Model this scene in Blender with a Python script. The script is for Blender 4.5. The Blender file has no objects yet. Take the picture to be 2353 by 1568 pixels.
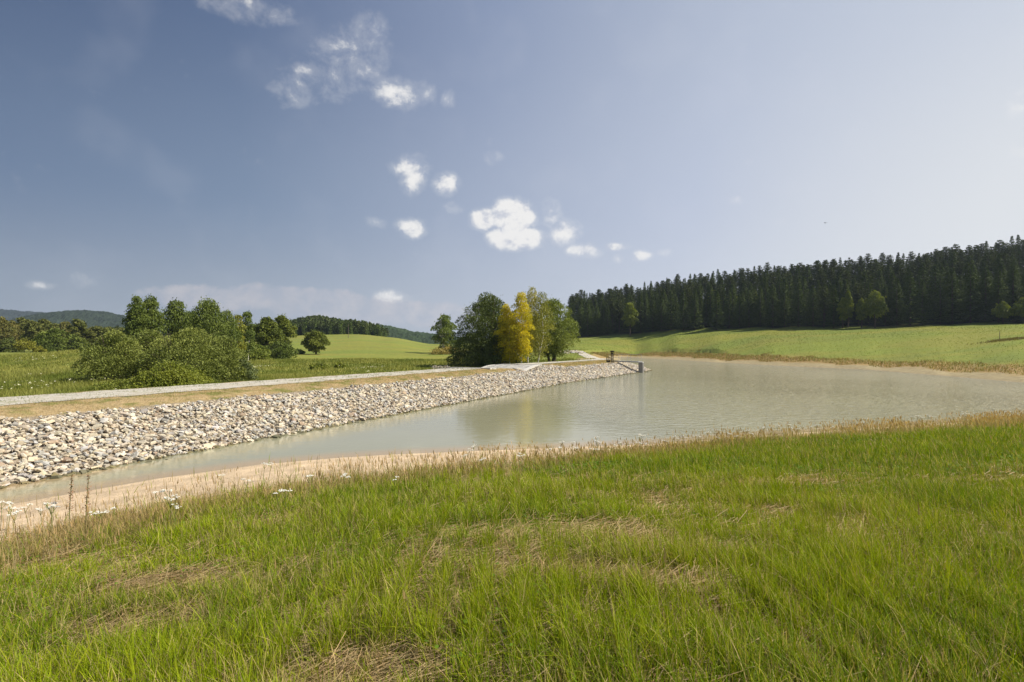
import bpy, bmesh, math
import numpy as np
from mathutils import Vector, Matrix

sc = bpy.context.scene
COL = sc.collection
R = math.radians
F = 1176.0            # focal length in the units of a 2353 px wide frame
HY = 800.0            # height of the horizon in that frame
CZ = 3.85             # eye height above the pond (water is z = 0)

# ---------------------------------------------------------------- camera
cd = bpy.data.cameras.new('camera')
cam = bpy.data.objects.new('camera', cd)
COL.objects.link(cam)
cam.location = (0, 0, CZ)
cam.rotation_euler = (R(90), 0, 0)
cd.lens = 18.0
cd.sensor_width = 36.0
cd.shift_y = 0.0068
cd.clip_start = 0.05
cd.clip_end = 30000
sc.camera = cam

# ---------------------------------------------------------------- sun, exposure
SUN_AZ = 93.0          # degrees clockwise from the view axis (+y), so to the right
SUN_EL = 45.0
ld = bpy.data.lights.new('sun', 'SUN')
ld.energy = 4.6
ld.angle = R(0.53)
ld.color = (1.0, 0.93, 0.80)
sun = bpy.data.objects.new('sun', ld)
COL.objects.link(sun)
sdir = Vector((math.sin(R(SUN_AZ)) * math.cos(R(SUN_EL)), math.cos(R(SUN_AZ)) * math.cos(R(SUN_EL)), math.sin(R(SUN_EL))))
sun.rotation_euler = (-sdir).to_track_quat('-Z', 'Y').to_euler()
sun.location = (60, 20, 60)

sc.view_settings.view_transform = 'Standard'
sc.view_settings.look = 'None'
sc.view_settings.exposure = 0.65
sc.view_settings.gamma = 1.0
sc.render.engine = 'CYCLES'
cy = sc.cycles
cy.max_bounces = 7
cy.diffuse_bounces = 3
cy.glossy_bounces = 3
cy.transmission_bounces = 3
cy.transparent_max_bounces = 4
cy.volume_bounces = 0
cy.use_denoising = True
cy.sample_clamp_direct = 6.0
cy.sample_clamp_indirect = 4.0
cy.use_fast_gi = False

# ---------------------------------------------------------------- node helper
class NT:
    def __init__(s, tree):
        s.t = tree; s.n = tree.nodes; s.l = tree.links
    def new(s, typ, **kw):
        n = s.n.new(typ)
        for k, v in kw.items():
            setattr(n, k, v)
        return n
    def put(s, sock, v):
        if isinstance(v, bpy.types.NodeSocket):
            s.l.new(v, sock)
        elif v is not None:
            if hasattr(sock.default_value, '__len__') and not hasattr(v, '__len__'):
                v = (v,) * len(sock.default_value)
            if hasattr(v, '__len__') and len(v) == 3 and len(sock.default_value) == 4:
                v = (*v, 1)
            sock.default_value = v
    def m(s, op, a, b=None, c=None, clamp=False):
        n = s.new('ShaderNodeMath', operation=op, use_clamp=clamp)
        s.put(n.inputs[0], a)
        if b is not None: s.put(n.inputs[1], b)
        if c is not None: s.put(n.inputs[2], c)
        return n.outputs[0]
    def vm(s, op, a, b=None, out=0):
        n = s.new('ShaderNodeVectorMath', operation=op)
        s.put(n.inputs[0], a)
        if b is not None: s.put(n.inputs[1], b)
        return n.outputs[out]
    def mix(s, f, a, b, blend='MIX'):
        n = s.new('ShaderNodeMix', data_type='RGBA', blend_type=blend)
        s.put(n.inputs[0], f); s.put(n.inputs[6], a); s.put(n.inputs[7], b)
        return n.outputs[2]
    def rng(s, v, a, b, c=0.0, d=1.0, smooth=False):
        n = s.new('ShaderNodeMapRange')
        if smooth: n.interpolation_type = 'SMOOTHSTEP'
        s.put(n.inputs[0], v)
        for i, q in enumerate((a, b, c, d)):
            s.put(n.inputs[i + 1], q)
        return n.outputs[0]
    def noise(s, vec, scale, detail=4, rough=0.55, dist=0.0, col=False):
        n = s.new('ShaderNodeTexNoise')
        if vec is not None: s.put(n.inputs['Vector'], vec)
        n.inputs['Scale'].default_value = scale
        n.inputs['Detail'].default_value = detail
        n.inputs['Roughness'].default_value = rough
        n.inputs['Distortion'].default_value = dist
        return n.outputs[1 if col else 0]

# ---------------------------------------------------------------- sky
w = bpy.data.worlds.new('World')
sc.world = w
w.use_nodes = True
nt = NT(w.node_tree)
nt.n.clear()
out = nt.new('ShaderNodeOutputWorld')
bg = nt.new('ShaderNodeBackground')
nt.l.new(bg.outputs[0], out.inputs[0])
sky = nt.new('ShaderNodeTexSky', sky_type='NISHITA')
sky.sun_disc = False
sky.sun_elevation = R(SUN_EL)
sky.sun_rotation = R(SUN_AZ)
sky.altitude = 600
sky.air_density = 1.0
sky.dust_density = 1.6
sky.ozone_density = 2.5
tc = nt.new('ShaderNodeTexCoord')
dirv = nt.vm('NORMALIZE', tc.outputs['Generated'])
sep = nt.new('ShaderNodeSeparateXYZ'); nt.put(sep.inputs[0], dirv)
dx, dy, dz = sep.outputs
az = nt.m('ARCTAN2', dx, dy)
el = nt.m('ARCSINE', dz)
# deepening of the blue away from the sun (summer sky, seen through a polariser)
sunv = (math.sin(R(72)), math.cos(R(72)), 0.0)   # towards the bright side of the sky
cs = nt.vm('DOT_PRODUCT', dirv, sunv, out=1)
ecl = nt.m('MAXIMUM', el, 0.0)
SKY_LIFT = 0.085
skyc = nt.vm('MULTIPLY', sky.outputs[0], (SKY_LIFT, SKY_LIFT, SKY_LIFT))
def col(r, g, b):
    f = lambda c: (c / 255 / 12.92) if c / 255 <= 0.04045 else ((c / 255 + 0.055) / 1.055) ** 2.4
    return (f(r), f(g), f(b))
fs = nt.rng(cs, -0.50, 0.86, 0, 1)
def ramp(fac, stops):
    n = nt.new('ShaderNodeValToRGB')
    e = n.color_ramp.elements
    while len(e) < len(stops): e.new(0.5)
    for q, (p, c) in zip(e, stops):
        q.position = p; q.color = (*col(*c), 1)
    nt.put(n.inputs[0], fac)
    return n.outputs[0]
hor = ramp(fs, [(0, (152, 161, 174)), (0.25, (168, 175, 186)), (0.55, (192, 198, 209)), (0.8, (213, 217, 226)), (1.0, (232, 232, 232))])
mid = ramp(fs, [(0, (104, 123, 151)), (0.25, (125, 143, 168)), (0.55, (167, 178, 199)), (0.8, (193, 201, 219)), (1.0, (226, 228, 230))])
top = ramp(fs, [(0, (63, 82, 117)), (0.25, (88, 107, 141)), (0.55, (142, 156, 184)), (0.8, (184, 193, 211)), (1.0, (205, 212, 224))])
e1 = nt.rng(el, 0.0, 0.27, 0, 1, True)
e2 = nt.rng(el, 0.20, 0.60, 0, 1, True)
grad = nt.mix(e2, nt.mix(e1, hor, mid), top)
below = nt.rng(el, -0.02, -0.2, 0, 1)
grad = nt.mix(below, grad, (0.10, 0.12, 0.06))
base = nt.mix(0.10, grad, skyc)

CLOUDS = [  # x, y, half width, half height, body
 (1182, 500, 54, 44, 2.0), (1184, 545, 62, 31, 2.0), (1112, 504, 34, 26, 1.2),
 (1022, 424, 30, 24, .80), (1045, 478, 20, 12, .62), (938, 382, 44, 26, .95), (962, 404, 24, 26, .85), (950, 425, 24, 26, .50),
 (1262, 493, 22, 26, .58), (1300, 535, 30, 26, .62), (1345, 576, 42, 17, 1.1), (1408, 568, 34, 9, .9),
 (1422, 595, 12, 9, .60), (1473, 588, 24, 12, .9), (1528, 580, 16, 8, .50),
 (945, 526, 34, 22, .76), (862, 513, 22, 14, .54),
 (918, 216, 54, 34, .68), (978, 214, 20, 28, .48), (812, 138, 70, 52, .44), (772, 188, 60, 34, .50), (850, 84, 36, 44, .48),
 (672, 208, 46, 30, .46), (555, 12, 80, 26, .28), (1130, 365, 18, 12, .40), (700, 168, 20, 16, .44),
 (98, 655, 42, 11, .75), (186, 648, 34, 14, .42), (900, 680, 42, 13, .62),
 (2338, 240, 26, 22, .30), (2342, 342, 22, 20, .36), (1690, 462, 14, 9, .40), (1030, 222, 14, 20, .40)]
BANK = [(470, 688, 160, 32, .62), (620, 682, 140, 32, .66), (740, 700, 140, 40, .72), (850, 715, 150, 36, .70), (990, 722, 120, 32, .66), (1080, 728, 90, 30, .6)]
comb = nt.new('ShaderNodeCombineXYZ'); nt.put(comb.inputs[0], az); nt.put(comb.inputs[1], el)
azel = comb.outputs[0]
def field(lst):
    acc = None
    for (X, Y, rx, ry, b) in lst:
        u = (X - 1176) / F; v = (HY - Y) / F
        k = 1 / (1 + u * u)
        a = math.atan(u); e = math.atan(v * math.sqrt(k))
        ra = rx / F * k * 1.15
        re = ry / F * math.sqrt(k) * math.cos(e) ** 2 * 1.15
        q = nt.vm('SUBTRACT', azel, (a, e, 0))
        q = nt.vm('MULTIPLY', q, (1 / ra, 1 / re, 0))
        r2 = nt.vm('DOT_PRODUCT', q, q, out=1)
        f = nt.m('MULTIPLY_ADD', r2, -b, b)
        f = nt.m('MAXIMUM', f, -0.8)
        acc = f if acc is None else nt.m('SMOOTH_MAX', acc, f, 0.15)
    return acc
stretch = nt.vm('MULTIPLY', dirv, (1, 1, 1.15))
n1 = nt.noise(stretch, 21, 10, 0.64, 0.18)
n2 = nt.noise(dirv, 9, 3, 0.5)
cf = nt.m('ADD', field(CLOUDS), nt.m('MULTIPLY_ADD', n1, 3.0, -1.58))
cm = nt.m('MAXIMUM', nt.rng(cf, 0.02, 0.95, 0, 1, True), nt.m('MULTIPLY', nt.rng(cf, -0.45, 0.55, 0, 1, True), 0.22))
bf = nt.m('ADD', field(BANK), nt.m('MULTIPLY_ADD', n1, 1.0, -0.5))
bm_ = nt.m('MULTIPLY', nt.rng(bf, 0.10, 0.42, 0, 1, True), 0.45)
n1b = nt.noise(nt.vm('ADD', stretch, (0.010, -0.002, 0.016)), 21, 10, 0.64, 0.18)
shade = nt.rng(nt.m('SUBTRACT', n1, n1b), -0.16, 0.03, 0, 1, True)
ccol = nt.mix(shade, col(203, 206, 216), col(244, 242, 239))
bcol = nt.mix(nt.rng(n1, 0.4, 0.66, 0, 1), col(184, 186, 197), col(226, 215, 212))
# faint high veil
veil = nt.m('MULTIPLY', nt.rng(n2, 0.48, 0.75, 0, 1, True), 0.06)
full = nt.mix(veil, base, col(225, 226, 232))
full = nt.mix(bm_, full, bcol)
full = nt.mix(nt.m('MULTIPLY', cm, 0.93), full, ccol)
nt.put(bg.inputs[0], full)
bg.inputs[1].default_value = 0.66
w.cycles.sampling_method = 'MANUAL'
w.cycles.sample_map_resolution = 512

# ================================================================ tools
def smooth(a, b, x):
    t = np.clip((x - a) / (b - a), 0, 1)
    return t * t * (3 - 2 * t)

def vnoise(x, y, seed=0):
    r = np.random.RandomState(seed)
    T = r.rand(256, 256)
    xi = np.floor(x).astype(int); yi = np.floor(y).astype(int)
    fx = x - xi; fy = y - yi
    fx = fx * fx * (3 - 2 * fx); fy = fy * fy * (3 - 2 * fy)
    a = T[xi & 255, yi & 255]; b = T[(xi + 1) & 255, yi & 255]
    c = T[xi & 255, (yi + 1) & 255]; d = T[(xi + 1) & 255, (yi + 1) & 255]
    return (a * (1 - fx) + b * fx) * (1 - fy) + (c * (1 - fx) + d * fx) * fy

def fnoise(x, y, seed=0, oct=3):
    s = 0; a = 1; tot = 0
    for k in range(oct):
        s = s + a * vnoise(x * 2 ** k + 17.3 * k, y * 2 ** k + 5.1 * k, seed + k); tot += a; a *= 0.5
    return s / tot

def mkmesh(name, V, faces, colr=None, smooth_=False, mat=None):
    """V (N,3); faces: list of (M,k) index arrays"""
    me = bpy.data.meshes.new(name)
    V = np.asarray(V, dtype=np.float32)
    if not isinstance(faces, list): faces = [faces]
    faces = [np.asarray(f, dtype=np.int32) for f in faces if len(f)]
    me.vertices.add(len(V)); me.vertices.foreach_set('co', V.ravel())
    loops = np.concatenate([f.ravel() for f in faces])
    tot = np.concatenate([np.full(len(f), f.shape[1], dtype=np.int32) for f in faces])
    st = np.concatenate([[0], np.cumsum(tot)[:-1]]).astype(np.int32)
    me.loops.add(len(loops)); me.loops.foreach_set('vertex_index', loops)
    me.polygons.add(len(tot)); me.polygons.foreach_set('loop_start', st)
    try: me.polygons.foreach_set('loop_total', tot)
    except Exception: pass
    me.polygons.foreach_set('use_smooth', np.full(len(tot), bool(smooth_)))
    me.update(calc_edges=True)
    if colr is not None:
        c = np.ones((len(V), 4), dtype=np.float32); c[:, :3] = colr
        at = me.color_attributes.new('Col', 'FLOAT_COLOR', 'POINT')
        at.data.foreach_set('color', c.ravel())
    if mat is not None: me.materials.append(mat)
    return me

def tag(o, label=None, cat=None, group=None, kind=None):
    if label: o['label'] = label
    if cat: o['category'] = cat
    if group: o['group'] = group
    if kind: o['kind'] = kind
    return o

def link(name, me, parent=None, loc=(0, 0, 0)):
    o = bpy.data.objects.new(name, me)
    COL.objects.link(o); o.location = loc
    if parent is not None: o.parent = parent
    return o

def empty(name, loc, rz=0.0, s=1.0):
    o = bpy.data.objects.new(name, None)
    COL.objects.link(o); o.location = loc; o.rotation_euler = (0, 0, rz); o.scale = (s, s, s)
    o.empty_display_size = 0.3
    return o

def material(name, colour=None, attr=True, rough=0.8, var=0.0, vscale=3.0, bump=0.0, bscale=20.0, translucent=0.0, spec=0.25, c2=None, detail=5):
    m = bpy.data.materials.new(name); m.use_nodes = True
    t = NT(m.node_tree); t.n.clear()
    o = t.new('ShaderNodeOutputMaterial')
    geo = t.new('ShaderNodeNewGeometry')
    pos = geo.outputs['Position']
    if attr:
        a = t.new('ShaderNodeVertexColor'); a.layer_name = 'Col'; c = a.outputs[0]
    else:
        rgb = t.new('ShaderNodeRGB'); rgb.outputs[0].default_value = (*colour, 1); c = rgb.outputs[0]
    if c2 is not None:
        c = t.mix(t.rng(t.noise(pos, vscale, detail), 0.35, 0.65), c, c2)
    if var > 0:
        n = t.noise(pos, vscale, detail, 0.6)
        f = t.rng(n, 0.25, 0.75, 1 - var, 1 + var)
        c = t.vm('SCALE', c); c.node.inputs[3].default_value = 1.0
        t.put(c.node.inputs[3], f)
    b = t.new('ShaderNodeBsdfPrincipled')
    t.put(b.inputs['Base Color'], c)
    b.inputs['Roughness'].default_value = rough
    b.inputs['Specular IOR Level'].default_value = spec
    if bump > 0:
        bn = t.new('ShaderNodeBump'); bn.inputs['Strength'].default_value = 1.0; bn.inputs['Distance'].default_value = bump
        t.put(bn.inputs['Height'], t.noise(pos, bscale, 5, 0.6)); t.put(b.inputs['Normal'], bn.outputs[0])
    sh = b.outputs[0]
    if translucent > 0:
        tr = t.new('ShaderNodeBsdfTranslucent')
        tc_ = t.mix(1.0, c, (1.0, 1.0, 0.45), 'MULTIPLY')
        t.put(tr.inputs[0], tc_)
        mx = t.new('ShaderNodeMixShader'); mx.inputs[0].default_value = translucent
        t.l.new(sh, mx.inputs[1]); t.l.new(tr.outputs[0], mx.inputs[2]); sh = mx.outputs[0]
    t.l.new(sh, o.inputs[0])
    return m

# ================================================================ lie of the land
D_ = np.array([0.4325, 0.9016]); N_ = np.array([-0.9016, 0.4325]); O_ = np.array([-14.2, 14.2])
def st2xy(s, t): return O_[0] + s * D_[0] + t * N_[0], O_[1] + s * D_[1] + t * N_[1]
def xy2st(x, y):
    a = x - O_[0]; b = y - O_[1]
    return a * D_[0] + b * D_[1], a * N_[0] + b * N_[1]

near = [(-21, 0), (-16.6, 8.2), (-12.6, 12.6), (-10.6, 15.2), (-8.4, 17.1), (-6.2, 18.1), (-4.4, 18.7), (-2, 19.2), (.4, 19.7), (5.5, 20.7), (11.5, 22.9),
        (19.5, 25.6), (29, 28.6), (40, 31), (55, 33), (72, 36), (80, 44)]
far_s = [(74, 53), (57, 57), (60, 72), (63, 90), (60, 102), (57.5, 112), (54, 140), (53.6, 168), (49, 190), (44, 199), (40, 192), (32, 150), (27, 118), (24.7, 96), (23.9, 88.8)]
damp = [st2xy(80, -2.2), st2xy(73, -1.8), st2xy(61, -1.0), st2xy(47, 0.1), st2xy(25, 0), st2xy(0, 0), st2xy(-14, 0.2)]
POLY = np.array(near + far_s + [tuple(p) for p in damp], dtype=float)
nearA = np.array(near)

def shore(x, y):
    """signed distance to the waterline, positive on land"""
    x = np.asarray(x, float); y = np.asarray(y, float)
    d = np.full(x.shape, 1e9); ins = np.zeros(x.shape, bool)
    for i in range(len(POLY)):
        ax, ay = POLY[i]; bx, by = POLY[(i + 1) % len(POLY)]
        ex, ey = bx - ax, by - ay
        t = np.clip(((x - ax) * ex + (y - ay) * ey) / (ex * ex + ey * ey), 0, 1)
        d = np.minimum(d, np.hypot(x - ax - t * ex, y - ay - t * ey))
        c = ((ay > y) != (by > y))
        with np.errstate(divide='ignore', invalid='ignore'):
            xx = (bx - ax) * (y - ay) / (by - ay + 1e-12) + ax
        ins ^= c & (x < xx)
    return np.where(ins, -d, d)

TAB = [
 (-1.6, [(20, .3), (60, .5), (100, 2), (180, 2.8), (400, 2), (3000, 2)]),
 (-1.0, [(25, .3), (60, .6), (100, 2.0), (180, 2.7), (400, 1), (3000, 0)]),
 (-.84, [(30, .3), (60, .9), (100, 3.3), (140, 2.6), (400, 1), (3000, 0)]),
 (-.70, [(38, .3), (75, .8), (120, 2.2), (200, 2.5), (500, 3), (3000, 0)]),
 (-.49, [(45, .3), (80, .7), (150, 2.3), (300, 9), (450, 14), (800, 5), (3000, 0)]),
 (-.38, [(50, .3), (80, .7), (150, 1.9), (300, 11), (430, 22), (520, 28), (900, 2), (3000, 0)]),
 (-.30, [(52, .3), (90, .8), (150, 1.9), (300, 11.5), (430, 18), (520, 21), (900, 2), (3000, 0)]),
 (-.235, [(55, .3), (90, .8), (150, 1.8), (300, 10.2), (400, 9), (520, 6), (900, 2), (3000, 0)]),
 (-.16, [(60, .3), (100, .8), (150, 1.6), (300, 6.4), (400, 4), (500, 2), (3000, 0)]),
 (-.05, [(60, .3), (100, .8), (150, 1.6), (300, 5), (400, 8), (500, 10), (3000, 0)]),
 (.08, [(80, .5), (120, 1.1), (200, 3), (275, 8), (360, 20), (500, 22), (3000, 20)]),
 (.123, [(80, .6), (100, 1.0), (150, 1.9), (200, 3.6), (270, 9.1), (355, 27), (500, 28), (3000, 25)]),
 (.24, [(100, 1.2), (190, 1.2), (204, .4), (212, 2.0), (260, 11.1), (345, 31), (500, 31), (3000, 25)]),
 (.28, [(182, .1), (192, 1.1), (199, 2.1), (250, 11.6), (335, 32.5), (500, 33), (3000, 25)]),
 (.327, [(165, .1), (175, 1.1), (182, 2.2), (240, 12.0), (325, 33.7), (500, 35), (3000, 25)]),
 (.41, [(138, .1), (147, 1.1), (154, 2.0), (226, 12.1), (311, 35.2), (500, 36), (3000, 25)]),
 (.514, [(112, .1), (120, 1.1), (126, 1.8), (165, 6.6), (212, 12.1), (297, 36.6), (500, 38), (3000, 25)]),
 (.60, [(100, .1), (107, 1.0), (114, 1.7), (201, 11.9), (286, 37.4), (500, 39), (3000, 25)]),
 (.71, [(90, .1), (96, .8), (103, 1.5), (145, 6.6), (190, 11.6), (275, 38.2), (500, 40), (3000, 25)]),
 (.85, [(73, .1), (78, .7), (85, 1.3), (130, 6.6), (177, 11.8), (262, 40.5), (500, 43), (3000, 25)]),
 (1.0, [(57, .1), (61, .5), (66, .95), (115, 6.6), (165, 12.0), (250, 42.5), (500, 45), (3000, 25)]),
 (1.6, [(40, .1), (45, .6), (60, 1.4), (150, 14), (235, 48), (500, 50), (3000, 25)]),
]
TU = np.array([a for a, _ in TAB])
def table(x, y):
    y = np.maximum(y, 5.0)
    u = np.clip(x / y, TU[0], TU[-1] - 1e-6)
    Z = np.stack([np.interp(y, [p[0] for p in q], [p[1] for p in q]) for _, q in TAB])
    i = np.clip(np.searchsorted(TU, u, side='right') - 1, 0, len(TU) - 2)
    f = (u - TU[i]) / (TU[i + 1] - TU[i]); f = f * f * (3 - 2 * f) * .5 + f * .5
    ii = np.arange(u.size).reshape(u.shape)
    Zf = Z.reshape(len(TAB), -1)
    a = Zf[i.ravel(), np.arange(u.size)].reshape(u.shape); b = Zf[(i + 1).ravel(), np.arange(u.size)].reshape(u.shape)
    return a * (1 - f) + b * f

def is_near(x, y):
    s, t = xy2st(x, y)
    ny = np.interp(x, nearA[:, 0], nearA[:, 1])
    ny = np.where(x > 80, 46 + (x - 80) * .1, ny)
    return ((y < ny + 1.0) & (x > -19)) & (t < -0.4 + 0 * x) | ((x <= -19) & (t < 0)) | (y < 0) & (t < 8) | ((x > 80) & (y < ny))

SP0, SP1, SP2, SP3 = 42.0, 46.2, 47.0, 53.2      # spillway dip along the dam
def dip(s): return 0.74 * (smooth(SP0, SP1, s) - smooth(SP2, SP3, s))
def dam_h(x, y, wd):
    s, t = xy2st(x, y)
    crest = 1.62 + 0.04 * np.sin(s * .21)
    up = np.interp(wd, [-3, 0, 4.3, 5.6, 7.1, 9.3, 11.6], [-.95, -.03, 1.32, 1.52, 1.62, 1.66, 1.62])
    turf_side = .74 * (smooth(44.6, 46.6, s) - smooth(SP2, SP3, s))     # the turf lip runs on a little before it drops
    hollow = np.where(wd < 7.6, turf_side, dip(s)) * smooth(3.0, 5.5, wd) * (wd < 40)
    h = up - hollow
    h = h - np.maximum(wd - 12.0, 0) * .45
    return h
def dam_zone(x, y, wd):
    s, t = xy2st(x, y)
    return (s > -40) & (s < 99) & (t > -3) & (~is_near(x, y)) & (wd < 19) & (y < 108)

def ground(x, y, with_dam=True, fine=True):
    x = np.atleast_1d(np.asarray(x, float)); y = np.atleast_1d(np.asarray(y, float))
    wd = shore(x, y)
    nr = is_near(x, y)
    zn = np.interp(wd, [-6, 0, 1.2, 4, 9, 19, 40, 200], [-1.2, -.02, .10, .38, .98, 2.27, 2.9, 4.0])
    zf = table(x, y)
    lim = np.where(wd < 12, np.minimum(zf, .02 + .19 * np.maximum(wd, 0)), zf)
    zf = np.maximum(lim, np.minimum(.05 * np.maximum(wd, 0), .15))
    zf = np.where(wd < 0, -1.2 * smooth(0, -4, wd) - .03, zf)
    z = np.where(nr, zn, zf)
    if fine:
        z = z + np.where(wd > 1, (fnoise(x * .35 + 40, y * .35 + 60, 3) - .5) * .16 * smooth(1, 5, wd), 0)
        z = z + np.where((~nr) & (wd > 15), (fnoise(x * .06 + 9, y * .06 + 3, 8) - .5) * .9 * smooth(15, 60, wd), 0)
        z = z + np.where((~nr), (fnoise(x * .02 + 9, y * .02 + 3, 12) - .5) * 6 * smooth(330, 500, np.hypot(x, y)), 0)
    if with_dam:
        dz_ = dam_zone(x, y, wd)
        z = np.where(dz_, np.maximum(z, dam_h(x, y, wd)), z)
    return z
def gz(x, y): return float(ground(np.array([x]), np.array([y]))[0])

# ================================================================ ground sheet
SAND = np.array([.56, .43, .29]); GREEN = np.array([.150, .195, .030]); BROWN = np.array([.290, .215, .10])
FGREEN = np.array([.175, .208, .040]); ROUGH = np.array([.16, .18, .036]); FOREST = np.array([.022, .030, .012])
DF = lambda u: np.interp(u, [.1, .24, .33, .514, .71, 1, 1.3], [275, 260, 240, 212, 190, 165, 150])
def sandw(x): return np.interp(x, [-15, -9, -4, 0, 3, 6, 9], [5.2, 6.4, 5.8, 4.2, 2.6, 1.4, .6])

def ground_col(x, y, wd):
    nr = is_near(x, y); n = fnoise(x * .5, y * .5, 21, 4); n2 = fnoise(x * .06, y * .12, 31, 4)
    L = lambda a, b, t: a[None] * (1 - t[:, None]) + b[None] * t[:, None]
    c = L(GREEN * .75, BROWN * .8, smooth(.50, .68, n))
    sw = sandw(x)
    edge = smooth(sw + 3.6, sw + 1.2, wd + (n - .5) * 2.5)
    c = c * (1 - edge[:, None]) + (BROWN * 1.1)[None] * edge[:, None]
    e2 = smooth(sw + 1.0, sw - .6, wd + (n - .5) * 2.5)
    c = c * (1 - e2[:, None]) + (SAND * .96)[None] * e2[:, None]
    # far side
    u = x / np.maximum(y, 5)
    f = L(FGREEN, FGREEN * np.array([1.18, 1.0, 1.1]), smooth(.35, .7, n2))
    left = (u < .05)
    rough_zone = smooth(120, 85, y + (n2 - .5) * 60) * (u < .12)
    f = f * (1 - rough_zone[:, None]) + (L(ROUGH, ROUGH * np.array([1.5, 1.25, 1.3]), smooth(.35, .65, n)) * rough_zone[:, None])
    strp = smooth(.46, .62, fnoise(x * .02 + 3, y * .10, 77, 3)) * .5
    f = f * (1 - strp[:, None]) + (f * np.array([.82, .86, 1.0])[None]) * strp[:, None]
    bw = smooth(13, 7, wd + (n - .5) * 5) * (u > .1)
    f = f * (1 - bw[:, None]) + (BROWN * np.array([1.0, .95, .85]))[None] * bw[:, None]
    sb = smooth(4.6, 2.4, wd + (n - .5) * 3.5) * (u > .1)
    f = f * (1 - sb[:, None]) + (SAND * np.array([.56, .60, .52]))[None] * sb[:, None]
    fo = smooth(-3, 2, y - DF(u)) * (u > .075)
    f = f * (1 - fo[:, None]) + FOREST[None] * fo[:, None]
    c = np.where(nr[:, None], c, f)
    bed = smooth(.15, -.3, wd)
    c = c * (1 - bed[:, None]) + (SAND * .55)[None] * bed[:, None]
    return c

aA = np.concatenate([np.radians(np.arange(-180, -62, 4.0)), np.radians(np.arange(-62, 62.01, .25)), np.radians(np.arange(64, 180, 4.0))])
rA = np.concatenate([[0.0], np.exp(np.linspace(math.log(.6), math.log(250), 560)), np.exp(np.linspace(math.log(253), math.log(3600), 130))])
A, Rr = np.meshgrid(aA, rA)
gx = (Rr * np.sin(A)).ravel(); gy = (Rr * np.cos(A)).ravel()
gwd = shore(gx, gy)
gzv = ground(gx, gy, with_dam=False)
dzm = dam_zone(gx, gy, gwd)
gzv = np.where(dzm, np.minimum(gzv, dam_h(gx, gy, gwd) - .35), gzv)
nA = len(aA); nR = len(rA)
ii = np.arange(nR - 1)[:, None] * nA; jj = np.arange(nA)[None]; j2 = (jj + 1) % nA
Fq = np.stack([ii + jj, ii + nA + jj, ii + nA + j2, ii + j2], -1).reshape(-1, 4)[:, ::-1]
M_ground = material('meadow_soil', attr=True, rough=.95, var=.28, vscale=1.3, bump=.05, bscale=9, spec=.1)
g = link('ground', mkmesh('ground', np.stack([gx, gy, gzv], 1), Fq, ground_col(gx, gy, gwd), True, M_ground))
tag(g, 'green meadow ground sloping down to the sandy pond shore and rising again behind', kind='structure')

# ================================================================ dam embankment
ss = np.arange(-34, 101, .30); ts = np.arange(-3.0, 19.01, .25)
S, T = np.meshgrid(ss, ts, indexing='ij')
X, Y = st2xy(S, T); X = X.ravel(); Y = Y.ravel(); wd = shore(X, Y)
Zd = dam_h(X, Y, wd) + (fnoise(X * 1.3, Y * 1.3, 5) - .5) * .07
lim = table(X, Y) + .02
keep = (wd >= -1.6) & ~is_near(X, Y) & (T.ravel() > -1.5 - 2.5 * (S.ravel() > 50))
Zd = np.where(T.ravel() > 12, np.maximum(Zd, -1.0), Zd)
def dam_cols(X, Y, wd):
    n = fnoise(X * 1.6, Y * 1.6, 15, 3)
    s, t = xy2st(X, Y)
    cc = np.array([.38, .285, .155])[None] * (1 - smooth(.45, .7, n)[:, None]) + np.array([.17, .175, .05])[None] * smooth(.45, .7, n)[:, None]
    cc = np.where((wd < 4.5)[:, None], np.array([.30, .25, .19])[None], cc)
    cc = np.where((wd < .03)[:, None], np.array([.09, .08, .045])[None], cc)
    d = smooth(11.6, 12.6, wd + (n - .5)); cc = cc * (1 - d[:, None]) + (ROUGH * 1.05)[None] * d[:, None]
    return cc
ns, nt_ = S.shape
ix = np.arange(ns * nt_).reshape(ns, nt_)
Fd = np.stack([ix[:-1, :-1], ix[1:, :-1], ix[1:, 1:], ix[:-1, 1:]], -1).reshape(-1, 4)
Fd = Fd[keep[Fd].all(1)]
M_dam = material('embankment_turf', attr=True, rough=.95, var=.3, vscale=5, bump=.06, bscale=14, spec=.1)
o = link('embankment', mkmesh('embankment', np.stack([X, Y, Zd], 1), Fd, dam_cols(X, Y, wd), True, M_dam))
tag(o, 'long low earth dam with a band of dry tan mown turf along its crest', kind='structure')
def damz(x, y):
    x = np.atleast_1d(np.asarray(x, float)); y = np.atleast_1d(np.asarray(y, float))
    return dam_h(x, y, shore(x, y)) + (fnoise(x * 1.3, y * 1.3, 5) - .5) * .07

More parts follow.
